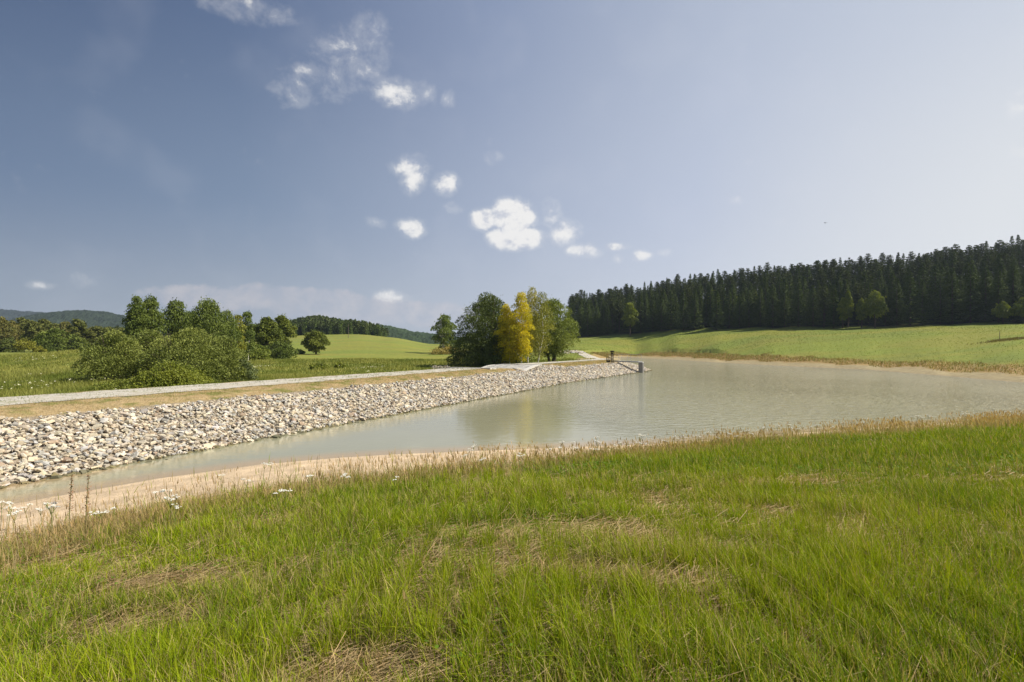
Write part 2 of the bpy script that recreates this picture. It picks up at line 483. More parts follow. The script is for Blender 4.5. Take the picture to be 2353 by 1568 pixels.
# ---------------------------------------------------------------- gravel path on the crest
def ribbon(pts, width, nw, zf, lift, jag=.25, seed=1):
    pts = np.array(pts, float)
    seg = np.hypot(*np.diff(pts, axis=0).T); L = np.concatenate([[0], np.cumsum(seg)])
    q = np.arange(0, L[-1], .35)
    px = np.interp(q, L, pts[:, 0]); py = np.interp(q, L, pts[:, 1])
    k = 9; ker = np.ones(k) / k
    px[k:-k] = np.convolve(px, ker, 'same')[k:-k]; py[k:-k] = np.convolve(py, ker, 'same')[k:-k]
    tx = np.gradient(px); ty = np.gradient(py); n = np.hypot(tx, ty); nx, ny = -ty / n, tx / n
    off = np.linspace(-.5, .5, nw)[None] * width
    r = np.random.RandomState(seed)
    ja = (fnoise(q * .9, q * 0 + 3, seed) - .5) * 2 * jag; jb = (fnoise(q * .9, q * 0 + 30, seed) - .5) * 2 * jag
    off = off + np.where(np.arange(nw)[None] == 0, ja[:, None], 0) + np.where(np.arange(nw)[None] == nw - 1, jb[:, None], 0)
    x = px[:, None] + nx[:, None] * off; y = py[:, None] + ny[:, None] * off
    z = zf(x.ravel(), y.ravel()).reshape(x.shape) + lift
    ix = np.arange(x.size).reshape(x.shape)
    Fr = np.stack([ix[:-1, :-1], ix[1:, :-1], ix[1:, 1:], ix[:-1, 1:]], -1).reshape(-1, 4)[:, ::-1]
    return np.stack([x.ravel(), y.ravel(), z.ravel()], 1), Fr

mg = bpy.data.materials.new('path_gravel'); mg.use_nodes = True
t = NT(mg.node_tree); b = t.n['Principled BSDF']
pos = t.new('ShaderNodeNewGeometry').outputs['Position']
c = t.mix(t.rng(t.noise(pos, 30, 3), .3, .7), (.36, .335, .295), (.66, .625, .56))
c = t.mix(t.rng(t.noise(pos, 2.2, 6, .65), .40, .62), c, (.42, .38, .30))
c = t.mix(t.m('MULTIPLY', t.rng(t.noise(pos, 1.5, 6, .75), .56, .62), .8), c, (.21, .22, .08))
t.put(b.inputs['Base Color'], c); b.inputs['Roughness'].default_value = .9; b.inputs['Specular IOR Level'].default_value = .1
bn = t.new('ShaderNodeBump'); bn.inputs['Distance'].default_value = .03; t.put(bn.inputs['Height'], t.noise(pos, 35, 3)); t.put(b.inputs['Normal'], bn.outputs[0])
# the centre line keeps 9.3 m from the waterline, then turns away at the end of the dam
pc = [st2xy(s, 9.35) for s in np.arange(-34, SP0 + .01, 2)]
V, Fr = ribbon(pc, 4.2, 11, damz, .02, seed=1)
o = link('path', mkmesh('path', V, Fr, None, True, mg)); tag(o, 'pale grey gravel track on the dam left of the spillway', kind='structure')
pc = [st2xy(s, 9.35 - .03 * max(0, s - 54)) for s in np.arange(SP3, 86, 2)] + [(17.2, 97), (18.5, 101), (18.8, 106), (19.0, 112), (19.6, 120), (20.5, 135), (21.5, 150), (22.5, 163), (23, 180)]
def pz(x, y):
    zz = ground(x, y); return np.maximum(zz, np.where(dam_zone(x, y, shore(x, y)), damz(x, y), -9)) 
V, Fr = ribbon(pc, 3.6, 9, pz, .06, seed=2)
o = link('path', mkmesh('path', V, Fr, None, True, mg)); tag(o, 'pale gravel track right of the spillway bending away behind the post', kind='structure')

# ---------------------------------------------------------------- water
xs = np.arange(-24, 84, 1.0); ys = np.arange(-3, 203, 1.0)
xs = np.arange(-24, 84, .5); ys = np.arange(-3, 203, .5); Xg, Yg = np.meshgrid(xs, ys, indexing='ij')
wg = shore(Xg.ravel() + .25, Yg.ravel() + .25)
ix = np.arange(Xg.size).reshape(Xg.shape)
nearw = (wg < 1.2).reshape(Xg.shape)[:-1, :-1].ravel()
Fw = np.stack([ix[:-1, :-1], ix[1:, :-1], ix[1:, 1:], ix[:-1, 1:]], -1).reshape(-1, 4)[nearw]
mw = bpy.data.materials.new('pond_water'); mw.use_nodes = True
t = NT(mw.node_tree); b = t.n['Principled BSDF']
geo = t.new('ShaderNodeNewGeometry'); pos = geo.outputs['Position']
sp = t.new('ShaderNodeSeparateXYZ'); t.put(sp.inputs[0], pos)
ripple = t.rng(t.m('ADD', sp.outputs[0], t.m('MULTIPLY', sp.outputs[1], .18)), 6.0, 36.0, .022, 1.0, True)
ripple = t.m('MULTIPLY', ripple, t.rng(t.noise(pos, .05, 2), .3, .7, .65, 1.25))
st_ = t.vm('MULTIPLY', pos, (1.0, 1.6, 1.0))
h = t.m('ADD', t.m('MULTIPLY', t.noise(st_, 1.5, 3, .55, .6), 1.0), t.m('MULTIPLY', t.noise(st_, 5.0, 2, .5, .3), .22))
bn = t.new('ShaderNodeBump'); bn.inputs['Distance'].default_value = .55
t.put(bn.inputs['Strength'], ripple); t.put(bn.inputs['Height'], h); t.put(b.inputs['Normal'], bn.outputs[0])
va = t.new('ShaderNodeVertexColor'); va.layer_name = 'Col'
c = t.mix(1.0, va.outputs[0], t.rng(t.noise(pos, .12, 3), .3, .7, .92, 1.06), 'MULTIPLY')
t.put(b.inputs['Base Color'], c)
b.inputs['Roughness'].default_value = .07; b.inputs['IOR'].default_value = 1.333; b.inputs['Specular IOR Level'].default_value = .5
Vw = np.stack([Xg.ravel(), Yg.ravel(), np.zeros(Xg.size)], 1)
wv_ = shore(Vw[:, 0], Vw[:, 1]); ns_ = smooth(-1.2, -.1, wv_) * is_near(Vw[:, 0], Vw[:, 1] - 3.0)
Cw = np.array([.280, .272, .182])[None] * (1 - ns_[:, None]) + np.array([.36, .265, .145])[None] * ns_[:, None]
o = link('water', mkmesh('water', Vw, Fw, Cw, True, mw)); tag(o, 'murky olive pond water, calm by the stones and rippled farther out', kind='structure')

# ================================================================ boxes and tubes
def boxes(lst):
    """list of (centre, size, rotz) -> verts, faces"""
    V = []; Fc = []
    q = np.array([(-1, -1, -1), (1, -1, -1), (1, 1, -1), (-1, 1, -1), (-1, -1, 1), (1, -1, 1), (1, 1, 1), (-1, 1, 1)]) * .5
    fc = np.array([(0, 3, 2, 1), (4, 5, 6, 7), (0, 1, 5, 4), (1, 2, 6, 5), (2, 3, 7, 6), (3, 0, 4, 7)])
    for i, (c, s, rz) in enumerate(lst):
        p = q * np.array(s); cz, sz = math.cos(rz), math.sin(rz)
        p = np.stack([p[:, 0] * cz - p[:, 1] * sz, p[:, 0] * sz + p[:, 1] * cz, p[:, 2]], 1) + np.array(c)
        V.append(p); Fc.append(fc + 8 * i)
    return np.concatenate(V), np.concatenate(Fc)
def tube(pts, rad, n=6):
    pts = np.array(pts, float); rad = np.array(rad, float)
    tg = np.gradient(pts, axis=0); tg /= np.linalg.norm(tg, axis=1)[:, None] + 1e-9
    ref = np.array([0, 0, 1.]) if abs(tg[0, 2]) < .8 else np.array([1., 0, 0])
    a = np.cross(tg, ref); a /= np.linalg.norm(a, axis=1)[:, None] + 1e-9
    b = np.cross(tg, a)
    th = np.linspace(0, 2 * math.pi, n, endpoint=False)
    V = pts[:, None] + rad[:, None, None] * (np.cos(th)[None, :, None] * a[:, None] + np.sin(th)[None, :, None] * b[:, None])
    k = len(pts); i = np.arange(k - 1)[:, None] * n; j = np.arange(n)[None]; j2 = (j + 1) % n
    Fc = np.stack([i + j, i + j2, i + n + j2, i + n + j], -1).reshape(-1, 4)
    return V.reshape(-1, 3), Fc
def join(parts):
    V = []; Fs = []; o = 0
    for v, f in parts:
        V.append(v); Fs.append(np.asarray(f) + o); o += len(v)
    return np.concatenate(V), Fs

# ================================================================ spillway
mc = material('pale_concrete', (.52, .50, .46), attr=False, rough=.85, var=.12, vscale=3, bump=.004, bscale=40)
mp = bpy.data.materials.new('stone_setts'); mp.use_nodes = True
t = NT(mp.node_tree); b = t.n['Principled BSDF']
pos = t.new('ShaderNodeNewGeometry').outputs['Position']
vo = t.new('ShaderNodeTexVoronoi'); vo.inputs['Scale'].default_value = 2.6; t.put(vo.inputs['Vector'], pos)
vd = t.new('ShaderNodeTexVoronoi', feature='DISTANCE_TO_EDGE'); vd.inputs['Scale'].default_value = 2.6; t.put(vd.inputs['Vector'], pos)
c = t.mix(vo.outputs['Color'], (.36, .34, .30), (.56, .54, .50)); 
n = t.new('ShaderNodeSeparateColor'); t.put(n.inputs[0], vo.outputs['Color'])
c = t.mix(n.outputs[0], (.22, .21, .19), (.46, .44, .40))
c = t.mix(t.rng(vd.outputs[0], .02, .07, 1, 0), c, (.40, .385, .35))
t.put(b.inputs['Base Color'], c); b.inputs['Roughness'].default_value = .85
spill = empty('spillway', (*st2xy(45, 9), 1.0))
tag(spill, 'stone-paved overflow dip with pale concrete edges crossing the dam crest', 'spillway')
sl = np.array(spill.location)
def patch(s0, s1, t0, t1, lift, ds=.4):
    s_ = np.linspace(s0, s1, max(2, int((s1 - s0) / ds) + 1)); t_ = np.linspace(t0, t1, max(2, int((t1 - t0) / .5) + 1))
    S_, T_ = np.meshgrid(s_, t_, indexing='ij'); x, y = st2xy(S_, T_); x = x.ravel(); y = y.ravel()
    # the spillway floor is level across the crest
    z = 1.64 - dip(S_.ravel()) + lift
    z = z - np.maximum(T_.ravel() - 11.8, 0) * .12 - np.maximum(5.4 - T_.ravel(), 0) * .15
    tp = np.stack([x, y, z], 1); bt = tp.copy(); bt[:, 2] -= .5
    n_ = len(tp); a, bb = S_.shape; ix = np.arange(n_).reshape(a, bb)
    f = [np.stack([ix[:-1, :-1], ix[1:, :-1], ix[1:, 1:], ix[:-1, 1:]], -1).reshape(-1, 4)]
    ring = np.concatenate([ix[:, 0], ix[-1, 1:], ix[::-1, -1][1:], ix[0, ::-1][1:-1]])
    r2 = np.roll(ring, -1); f.append(np.stack([ring, ring + n_, r2 + n_, r2], -1))
    return np.concatenate([tp, bt]) - sl[None], np.concatenate(f)
V, Fc = patch(SP0 - .6, SP3 + .6, 6.4, 12.6, .05)
link('paving', mkmesh('paving', V, Fc, None, False, mp), spill)
for (t0, t1) in ((5.95, 6.42), (12.55, 13.0)):
    V, Fc = patch(SP0 - 1 if t0 > 9 else 45.4, SP3 + 1, t0, t1, .10); link('concrete_edge', mkmesh('concrete_edge', V, Fc, None, False, mc), spill)
for (s0, s1) in ((SP0 - 1.05, SP0 - .6), (SP3 + .6, SP3 + 1.05)):
    V, Fc = patch(s0, s1, 6.45, 12.53, .10, .2); link('concrete_edge', mkmesh('concrete_edge', V, Fc, None, False, mc), spill)

# ================================================================ outlet: shaft, footbridge, rail
shaft_p = np.array([20.3, 80.6]); land_p = np.array([17.15, 86.3])
bd = (land_p - shaft_p); bl = np.hypot(*bd); bd /= bl; ba = math.atan2(bd[1], bd[0])
m_shaft = material('grey_concrete', (.27, .255, .235), attr=False, rough=.8, var=.16, vscale=2.2, bump=.006, bscale=25)
m_metal = material('galvanised_metal', (.36, .37, .38), attr=False, rough=.45, var=.1, vscale=5, spec=.5)
sh = empty('outlet_tower', (*shaft_p, -1.0)); tag(sh, 'square grey concrete outlet shaft standing in the water off the dam end', 'outlet tower')
sa_ = -.36; bn_ = (math.cos(sa_), math.sin(sa_))
V, Fc = boxes([((0, 0, 1.28), (.62, 1.3, 2.56), sa_)]); link('shaft', mkmesh('shaft', V, Fc, None, False, m_shaft), sh)
V, Fc = boxes([((0, 0, 2.60), (.70, 1.38, .08), sa_)]); link('cover_slab', mkmesh('cover_slab', V, Fc, None, False, mc), sh)
ox, oy = bn_[0] * .34, bn_[1] * .34
px_, py_ = -bd[1], bd[0]
for k in (-.58, .58):
    V, Fc = boxes([((ox - bn_[1] * k, oy + bn_[0] * k, 1.28), (.08, .10, 2.5), sa_)]); link('stoplog_rail', mkmesh('stoplog_rail', V, Fc, None, False, mc), sh)
br = empty('footbridge', (*land_p, 1.60)); tag(br, 'narrow metal footbridge with thin rails leading to the concrete shaft', 'footbridge')
def bp(k, side, z): return (-bd[0] * k + px_ * side, -bd[1] * k + py_ * side, z)
V, Fc = boxes([(bp(bl / 2 - .1, 0, .10), (bl - .1, .74, .06), ba)]); link('deck', mkmesh('deck', V, Fc, None, False, m_metal), br)
for sd in (-.40, .40):
    V, Fc = boxes([(bp(bl / 2 - .1, sd, .03), (bl - .1, .05, .16), ba)]); link('beam', mkmesh('beam', V, Fc, None, False, m_metal), br)
for sd in (.36, -.36):
    V, Fc = tube([bp(-.8, sd, 1.2), bp(bl - .3, sd, 1.2)], [.022, .022]); link('handrail', mkmesh('handrail', V, Fc, None, False, m_metal), br)
    V, Fc = tube([bp(-.8, sd, .66), bp(bl - .3, sd, .66)], [.012, .012]); link('midrail', mkmesh('midrail', V, Fc, None, False, m_metal), br)
    for k in (-.8, 1.6, 3.8, bl - .3):
        V, Fc = tube([bp(k, sd, .0), bp(k, sd, 1.2)], [.02, .02]); link('rail_post', mkmesh('rail_post', V, Fc, None, False, m_metal), br)

# carved timber post with a cap, and the low open frame beside it
m_wood = material('weathered_dark_wood', (.030, .026, .018), attr=False, rough=.85, var=.4, vscale=9, bump=.01, bscale=30)
pp = np.array([16.55, 84.6]); pzv = float(damz(*pp)[0])
po = empty('timber_post', (*pp, pzv)); tag(po, 'tall dark timber post with a flared cap at the start of the footbridge', 'post')
for sx_ in (-.15, .15):
    V, Fc = boxes([((sx_, 0, .82), (.10, .20, 2.0), 0)]); link('upright', mkmesh('upright', V, Fc, None, False, m_wood), po)
for zc, hc_ in ((.62, .14), (1.12, .12), (1.5, .28)):
    V, Fc = boxes([((0, 0, zc), (.22, .12, hc_), 0)]); link('crosspiece', mkmesh('crosspiece', V, Fc, None, False, m_wood), po)
bm = bmesh.new()
prof = [(0, 1.72), (.20, 1.74), (.28, 1.84), (.42, 1.93), (.40, 1.97), (.22, 2.03), (0, 2.05)]
rings = []
for r_, z_ in prof[1:-1]:
    rings.append([bm.verts.new((r_ * math.cos(a), r_ * .8 * math.sin(a), z_)) for a in np.linspace(0, 2 * math.pi, 13)[:-1]])
for a, b_ in zip(rings, rings[1:]):
    for i in range(12): bm.faces.new((a[i], a[(i + 1) % 12], b_[(i + 1) % 12], b_[i]))
bm.faces.new(rings[0][::-1]); bm.faces.new(rings[-1])
me = bpy.data.meshes.new('cap'); bm.to_mesh(me); bm.free(); me.materials.append(m_wood); link('cap', me, po)
fr = empty('wooden_stand', (pp[0] - .62, pp[1] - .1, pzv)); tag(fr, 'low dark open timber stand with a small plate, left of the capped post', 'stand')
V, Fc = boxes([((-.30, 0, .46), (.10, .12, 1.0), 0), ((.24, 0, .46), (.08, .12, 1.0), 0), ((-.03, 0, .92), (.62, .14, .08), 0)])
link('frame', mkmesh('frame', V, Fc, None, False, m_wood), fr)
V, Fc = boxes([((-.03, 0, .25), (.44, .10, .34), 0)]); link('base_board', mkmesh('base_board', V, Fc, None, False, m_wood), fr)
V, Fc = boxes([((-.03, -.01, .62), (.26, .04, .20), 0)]); link('plate', mkmesh('plate', V, Fc, None, False, m_metal), fr)

# ================================================================ riprap
rs = np.random.RandomState(4)
def stone_shape(seed):
    """angular split slab: an irregular polygon with a smaller, shifted top face"""
    r = np.random.RandomState(seed)
    bm = bmesh.new(); k = r.randint(4, 7); a = np.sort((np.arange(k) + r.rand(k) * .75) / k * 6.283); q = .75 + .45 * r.rand(k)
    sh = r.randn(2) * .14; tl = r.randn(2) * .28
    for (zz, m, o_) in ((-1, .62 + .25 * r.rand(), -sh), (-.15 + .3 * r.rand(), 1.0, sh * 0), (.75 + .25 * r.rand(), .55 + .35 * r.rand(), sh)):
        for i in range(k):
            u_, v_ = math.cos(a[i]) * q[i] * m + o_[0], math.sin(a[i]) * q[i] * m + o_[1]
            bm.verts.new((u_ + r.randn() * .05, v_ + r.randn() * .05, zz + (tl[0] * u_ + tl[1] * v_) * (zz > .4)))
    bmesh.ops.convex_hull(bm, input=bm.verts)
    bmesh.ops.delete(bm, geom=[v for v in bm.verts if not v.link_faces], context='VERTS')
    bmesh.ops.triangulate(bm, faces=bm.faces[:])
    bm.verts.index_update()
    V = np.array([v.co[:] for v in bm.verts]); Fc = np.array([[v.index for v in f.verts] for f in bm.faces]); bm.free()
    V -= (V.max(0) + V.min(0)) / 2; V /= (V.max(0) - V.min(0)) / 2
    return V, Fc
SH = [stone_shape(100 + i) for i in range(26)]
def rotm(yaw, ax, ay):
    n = len(yaw); cz, sz = np.cos(yaw), np.sin(yaw); cx, sx = np.cos(ax), np.sin(ax); cy_, sy = np.cos(ay), np.sin(ay)
    Z = np.zeros((n, 3, 3)); Z[:, 0, 0] = cz; Z[:, 0, 1] = -sz; Z[:, 1, 0] = sz; Z[:, 1, 1] = cz; Z[:, 2, 2] = 1
    Xm = np.zeros((n, 3, 3)); Xm[:, 0, 0] = 1; Xm[:, 1, 1] = cx; Xm[:, 1, 2] = -sx; Xm[:, 2, 1] = sx; Xm[:, 2, 2] = cx
    Ym = np.zeros((n, 3, 3)); Ym[:, 1, 1] = 1; Ym[:, 0, 0] = cy_; Ym[:, 0, 2] = sy; Ym[:, 2, 0] = -sy; Ym[:, 2, 2] = cy_
    return Xm @ Ym @ Z
n = 125000
s_ = rs.rand(n) ** 1.0 * 125 - 14; t_ = rs.rand(n) * 9.4 - 3.4
x, y = st2xy(s_, t_)
# stones round the end of the dam
xe = rs.rand(5000) * 9 + 17.5; ye = rs.rand(5000) * 16 + 86
x = np.concatenate([x, xe]); y = np.concatenate([y, ye])
# loose heap beside the spillway, and the pale patch by the far end of the track
xh, yh = st2xy(rs.rand(900) * 5 + 43.0, 13 + rs.rand(900) * 2.6)
x = np.concatenate([x, xh]); y = np.concatenate([y, yh])
wd = shore(x, y); s_, t_ = xy2st(x, y)
topw = 4.35 + (fnoise(s_ * .8, s_ * 0 + 2, 61) - .5) * .7 + 1.6 * smooth(43.5, 46, s_) * smooth(56.5, 54, s_)
heap = np.zeros(len(x), bool); heap[-900:] = True
ok = ((wd > -1.0) & (wd < topw) & (y < 97) & ~is_near(x, y) & (s_ < 92)) | heap
x, y, wd, s_, heap = x[ok], y[ok], wd[ok], s_[ok], heap[ok]
n = len(x)
size = np.clip(rs.lognormal(-2.78, .42, n), .03, .18)
size *= np.where(wd > topw[ok] - .3, .75, 1) * np.interp(np.hypot(x, y), [15, 45, 90], [1, 1.15, 1.5])
asp = .52 + .42 * rs.rand(n); flat = .24 + .34 * rs.rand(n) ** 1.3
Rm = rotm(rs.rand(n) * 6.28, rs.randn(n) * .36 , rs.randn(n) * .36 + .10)
sc3 = np.stack([size, size * asp, size * flat], 1)
z = damz(x, y) + size * flat * .4 + .11 * rs.rand(n)
z = np.where(heap, 1.64 - dip(s_) + .05 + rs.rand(n) * .25, z)
kind = rs.choice(5, n, p=[.40, .24, .20, .09, .07])
PAL = np.array([[.495, .435, .34], [.415, .395, .36], [.46, .39, .28], [.30, .285, .26], [.34, .26, .185]])
PNAME = ['cream', 'pale grey', 'sandy buff', 'dark grey', 'rusty brown']
cc = PAL[kind] * (1 + .14 * rs.randn(n))[:, None]; cc *= (1 + .015 * rs.randn(n, 3))
cc = np.where((z < .03)[:, None] & ~heap[:, None], cc * np.array([.40, .40, .28])[None], cc)
cc = np.clip(cc, .04, .66)
var = rs.randint(0, len(SH), n)
m_stone = material('quarried_stone', attr=True, rough=.88, var=.20, vscale=7, bump=.012, bscale=22, spec=.15, detail=4)
dist = np.hypot(x, y); inframe = (np.abs(x / y) < .995) & (wd > .15) & ~heap & (y > 0)
score = np.where(inframe, size / dist, 0)
pick = np.argsort(-score)[:300]
pset = np.zeros(n, bool); pset[pick] = True
Vs = []; Fs = []; Cs = []; off = 0
for k in range(len(SH)):
    idx = np.where((var == k) & ~pset)[0]
    if not len(idx): continue
    v, f = SH[k]
    W = np.einsum('nij,nvj->nvi', Rm[idx], v[None] * sc3[idx][:, None]) + np.stack([x[idx], y[idx], z[idx]], 1)[:, None]
    Vs.append(W.reshape(-1, 3)); Cs.append(np.repeat(cc[idx], len(v), 0))
    Fs.append((f[None] + (np.arange(len(idx)) * len(v))[:, None, None]).reshape(-1, 3) + off); off += W.shape[0] * W.shape[1]
o = link('riprap', mkmesh('riprap', np.concatenate(Vs), Fs, np.concatenate(Cs), False, m_stone))
tag(o, 'thousands of smaller angular pale stones covering the water side of the dam', 'riprap stones', kind='stuff')
for i in pick:
    v, f = SH[var[i]]
    W = (v * sc3[i]) @ Rm[i].T
    o = link('stone', mkmesh('stone', W, f, np.repeat(cc[i][None], len(v), 0), False, m_stone), None, (x[i], y[i], z[i]))
    big = 'big' if size[i] > .13 else 'middle-sized'
    where = 'right above the waterline' if wd[i] < 1.3 else ('high up below the dry turf' if wd[i] > 3.0 else 'halfway up the stone slope')
    tag(o, f'{big} {PNAME[kind[i]]} angular stone {where} of the dam', 'stone', 'larger stones of the dam facing')

# pale rubble patch beyond, by the far bend of the track
rp = np.random.RandomState(9); idx = 240
xx = 19.3 + rp.randn(idx) * 1.6; yy = 166 + rp.randn(idx) * 4
zz = pz(xx, yy) + .12; Vs = []; Fs = []; Cs = []; off = 0
for i in range(idx):
    v, f = SH[i % len(SH)]; s0 = .25 + .3 * rp.rand()
    Vs.append(v * np.array([s0, s0 * .8, s0 * .6]) + np.array([xx[i], yy[i], zz[i]])); Fs.append(f + off); off += len(v); Cs.append(np.repeat(PAL[i % 3][None], len(v), 0))
o = link('rubble', mkmesh('rubble', np.concatenate(Vs), Fs, np.concatenate(Cs), False, m_stone))
tag(o, 'small heap of pale rubble beside the far bend of the gravel track', 'rubble', kind='stuff')

# ================================================================ grass
def blades(P, h, wid, bend, c0, c1, segs=3, seed=0):
    r = np.random.RandomState(seed)
    n = len(P); a = r.rand(n) * 6.283; sx, sy = np.cos(a) * wid * .5, np.sin(a) * wid * .5
    fr_ = np.linspace(0, 1, segs + 1)
    cur = np.hypot(bend[:, 0], bend[:, 1])
    V = np.zeros((n, 2 * segs + 1, 3), np.float32); C = np.zeros((n, 2 * segs + 1, 3), np.float32)
    for k, f in enumerate(fr_):
        cx = P[:, 0] + bend[:, 0] * h * f ** 1.8; cy_ = P[:, 1] + bend[:, 1] * h * f ** 1.8
        cz = P[:, 2] + h * (f - .35 * np.clip(cur, 0, 1.6) * f * f)
        cl = c0 * (1 - f) + c1 * f
        if k < segs:
            ww = 1 - f ** 2 * .8
            V[:, 2 * k] = np.stack([cx - sx * ww, cy_ - sy * ww, cz], 1); V[:, 2 * k + 1] = np.stack([cx + sx * ww, cy_ + sy * ww, cz], 1)
            C[:, 2 * k] = cl; C[:, 2 * k + 1] = cl
        else:
            V[:, 2 * k] = np.stack([cx, cy_, cz], 1); C[:, 2 * k] = cl
    b = (np.arange(n) * (2 * segs + 1))[:, None]
    q = [b + np.array([[2 * k, 2 * k + 1, 2 * k + 3, 2 * k + 2]]) for k in range(segs - 1)]
    tr = b + np.array([[2 * segs - 2, 2 * segs - 1, 2 * segs]])
    return V.reshape(-1, 3), ([np.concatenate(q)] if q else []), tr, C.reshape(-1, 3)
def merge_blades(lst):
    V = []; Q = []; Tt = []; C = []; o = 0
    for v, q, t, c in lst:
        V.append(v); C.append(c); Tt.append(t + o)
        for k in q: Q.append(k + o)
        o += len(v)
    fs = ([np.concatenate(Q)] if Q else []) + [np.concatenate(Tt)]
    return np.concatenate(V), fs, np.concatenate(C)
m_grass = material('grass_blade', attr=True, rough=.6, translucent=.35, spec=.14)

def scatter(n, y0, y1, umax, r):
    """uniform on the ground inside a wedge in front of the camera"""
    y = np.sqrt(r.rand(n) * (y1 ** 2 - y0 ** 2) + y0 ** 2); x = (r.rand(n) * 2 - 1) * umax * y
    return x, y
G1 = np.array([.228, .322, .007]); G2 = np.array([.114, .212, .010]); G3 = np.array([.370, .400, .018]); DRY = np.array([.56, .45, .21]); TAN = np.array([.36, .295, .16])
HAY = []   # where the mown hay was left lying: x, y, half length, half width
for (X_, Y_, a_, b_) in ((1610, 1320, 1.0, .42), (1740, 1255, .8, .4), (1960, 1190, 1.5, .6), (1560, 1345, .5, .3), (215, 1440, .55, .35), (640, 1440, .5, .25), (800, 1510, .6, .3),
                         (1130, 1215, .9, .4), (1290, 1200, .9, .4), (2270, 1450, .7, .3), (1850, 1400, .6, .25), (1000, 1400, .5, .25), (330, 1330, .7, .3), (1750, 1165, 1.2, .5), (1450, 1480, .5, .2)):
    u_ = (X_ - 1176) / F; d_ = 1.7 / ((Y_ - HY) / F)
    for _ in range(4): d_ = (CZ - float(ground(np.array([u_ * d_]), np.array([d_]))[0]) - .12) / ((Y_ - HY) / F)
    HAY.append((u_ * d_, d_, a_, b_))
def patchy(x, y):
    a = fnoise(x * .42 + y * .12 + 5, y * .62 + 9, 51, 4) * .75 + fnoise(x * 2.1, y * 2.1, 52, 3) * .25 - .03
    for (hx, hy, ha, hb) in HAY:
        a = a + .145 * np.exp(-((x - hx) / ha) ** 2 - ((y - hy + (x - hx) * .15) / hb) ** 2)
    return a
def meadow(n, y0, y1, seed, segs, wid, hs=1.0, umax=1.22):
    r = np.random.RandomState(seed)
    x, y = scatter(n, y0, y1, umax, r)
    # clump into tufts
    k = r.rand(n) < .6
    cx = np.round(x / .17 + r.randn(n) * .25) * .17; cy_ = np.round(y / .17 + r.randn(n) * .25) * .17
    jx = np.sin(cx * 91.7 + cy_ * 37.1) * .08; jy = np.cos(cx * 51.3 - cy_ * 77.9) * .08
    x = np.where(k, cx + jx + r.randn(n) * .03, x); y = np.where(k, cy_ + jy + r.randn(n) * .03, y)
    wd = shore(x, y); nr = is_near(x, y); sw = sandw(x)
    a = patchy(x, y)
    hay = smooth(.535, .66, a) * smooth(15, 10, y) * smooth(.3, 1.0, wd / 6)
    nn = fnoise(x * .45, y * .45, 71, 3)
    brown = smooth(sw + 3.4, sw + 1.6, wd + (nn - .5) * 3.0)
    dens = np.ones(n) * (1 - .45 * hay) * (.35 + .65 * smooth(.34, .56, fnoise(x * 1.9, y * 1.9, 66, 2))) * (1 - .15 * brown)
    dens *= smooth(sw - 1.2, sw + 2.2, wd + (nn - .5) * 2.2) * .975 + .025 * (wd > .8)
    ok = nr & (wd > .15) & (r.rand(n) < dens)
    x, y, wd, hay, brown, nn, a = [q[ok] for q in (x, y, wd, hay, brown, nn, a)]
    n = len(x); z = ground(x, y) - .01
    tall = fnoise(x * .9, y * .9, 91, 2)
    h = (.13 + .22 * r.rand(n) ** 1.2) * (.65 + .8 * tall) * (1 - .45 * hay) * hs
    h = h * (1 - brown) + (.16 + .24 * r.rand(n)) * brown
    h *= np.where(r.rand(n) < .04, 1.45, 1)
    b = r.randn(n, 2) * .27 + np.array([-.05, .02])[None]
    b = np.where((r.rand(n) < .12)[:, None], b * 2.4, b)
    g0 = (smooth(.36, .60, nn) * .75 + .25 * r.rand(n))[:, None]
    g0 = g0 * (1 - .6 * smooth(3, 10, x) * smooth(6, 11, y))[:, None]; cg = G2 * (1 - g0) + G1 * g0; y_ = (r.rand(n) ** 2.2)[:, None]; cg = cg * (1 - y_) + G3 * y_
    dryp = (.17 + .12 * smooth(.4, .6, fnoise(x * .8, y * .8, 67, 2)) + .50 * hay + .52 * brown) > r.rand(n)
    cd_ = np.where((r.rand(n) < .5)[:, None], DRY[None], TAN[None]) * (.8 + .35 * r.rand(n))[:, None]
    cd_ = np.where(brown[:, None] > .5, cd_ * np.array([.84, .82, .76])[None], cd_)
    c = np.where(dryp[:, None], cd_, cg) * (.82 + .36 * r.rand(n))[:, None]
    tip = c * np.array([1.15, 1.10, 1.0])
    w_ = wid * (.6 + .8 * r.rand(n)) * np.where(dryp, .75, 1) * np.clip(y / 6, .8, 5)
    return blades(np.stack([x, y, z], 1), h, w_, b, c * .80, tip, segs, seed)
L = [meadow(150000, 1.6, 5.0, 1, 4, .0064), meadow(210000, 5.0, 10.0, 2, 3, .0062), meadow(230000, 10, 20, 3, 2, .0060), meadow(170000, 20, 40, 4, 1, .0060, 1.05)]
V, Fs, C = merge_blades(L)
o = link('grass', mkmesh('meadow_grass', V, Fs, C, False, m_grass)); tag(o, 'long green and drying meadow grass in the foreground down to the pond shore', 'grass', kind='stuff')

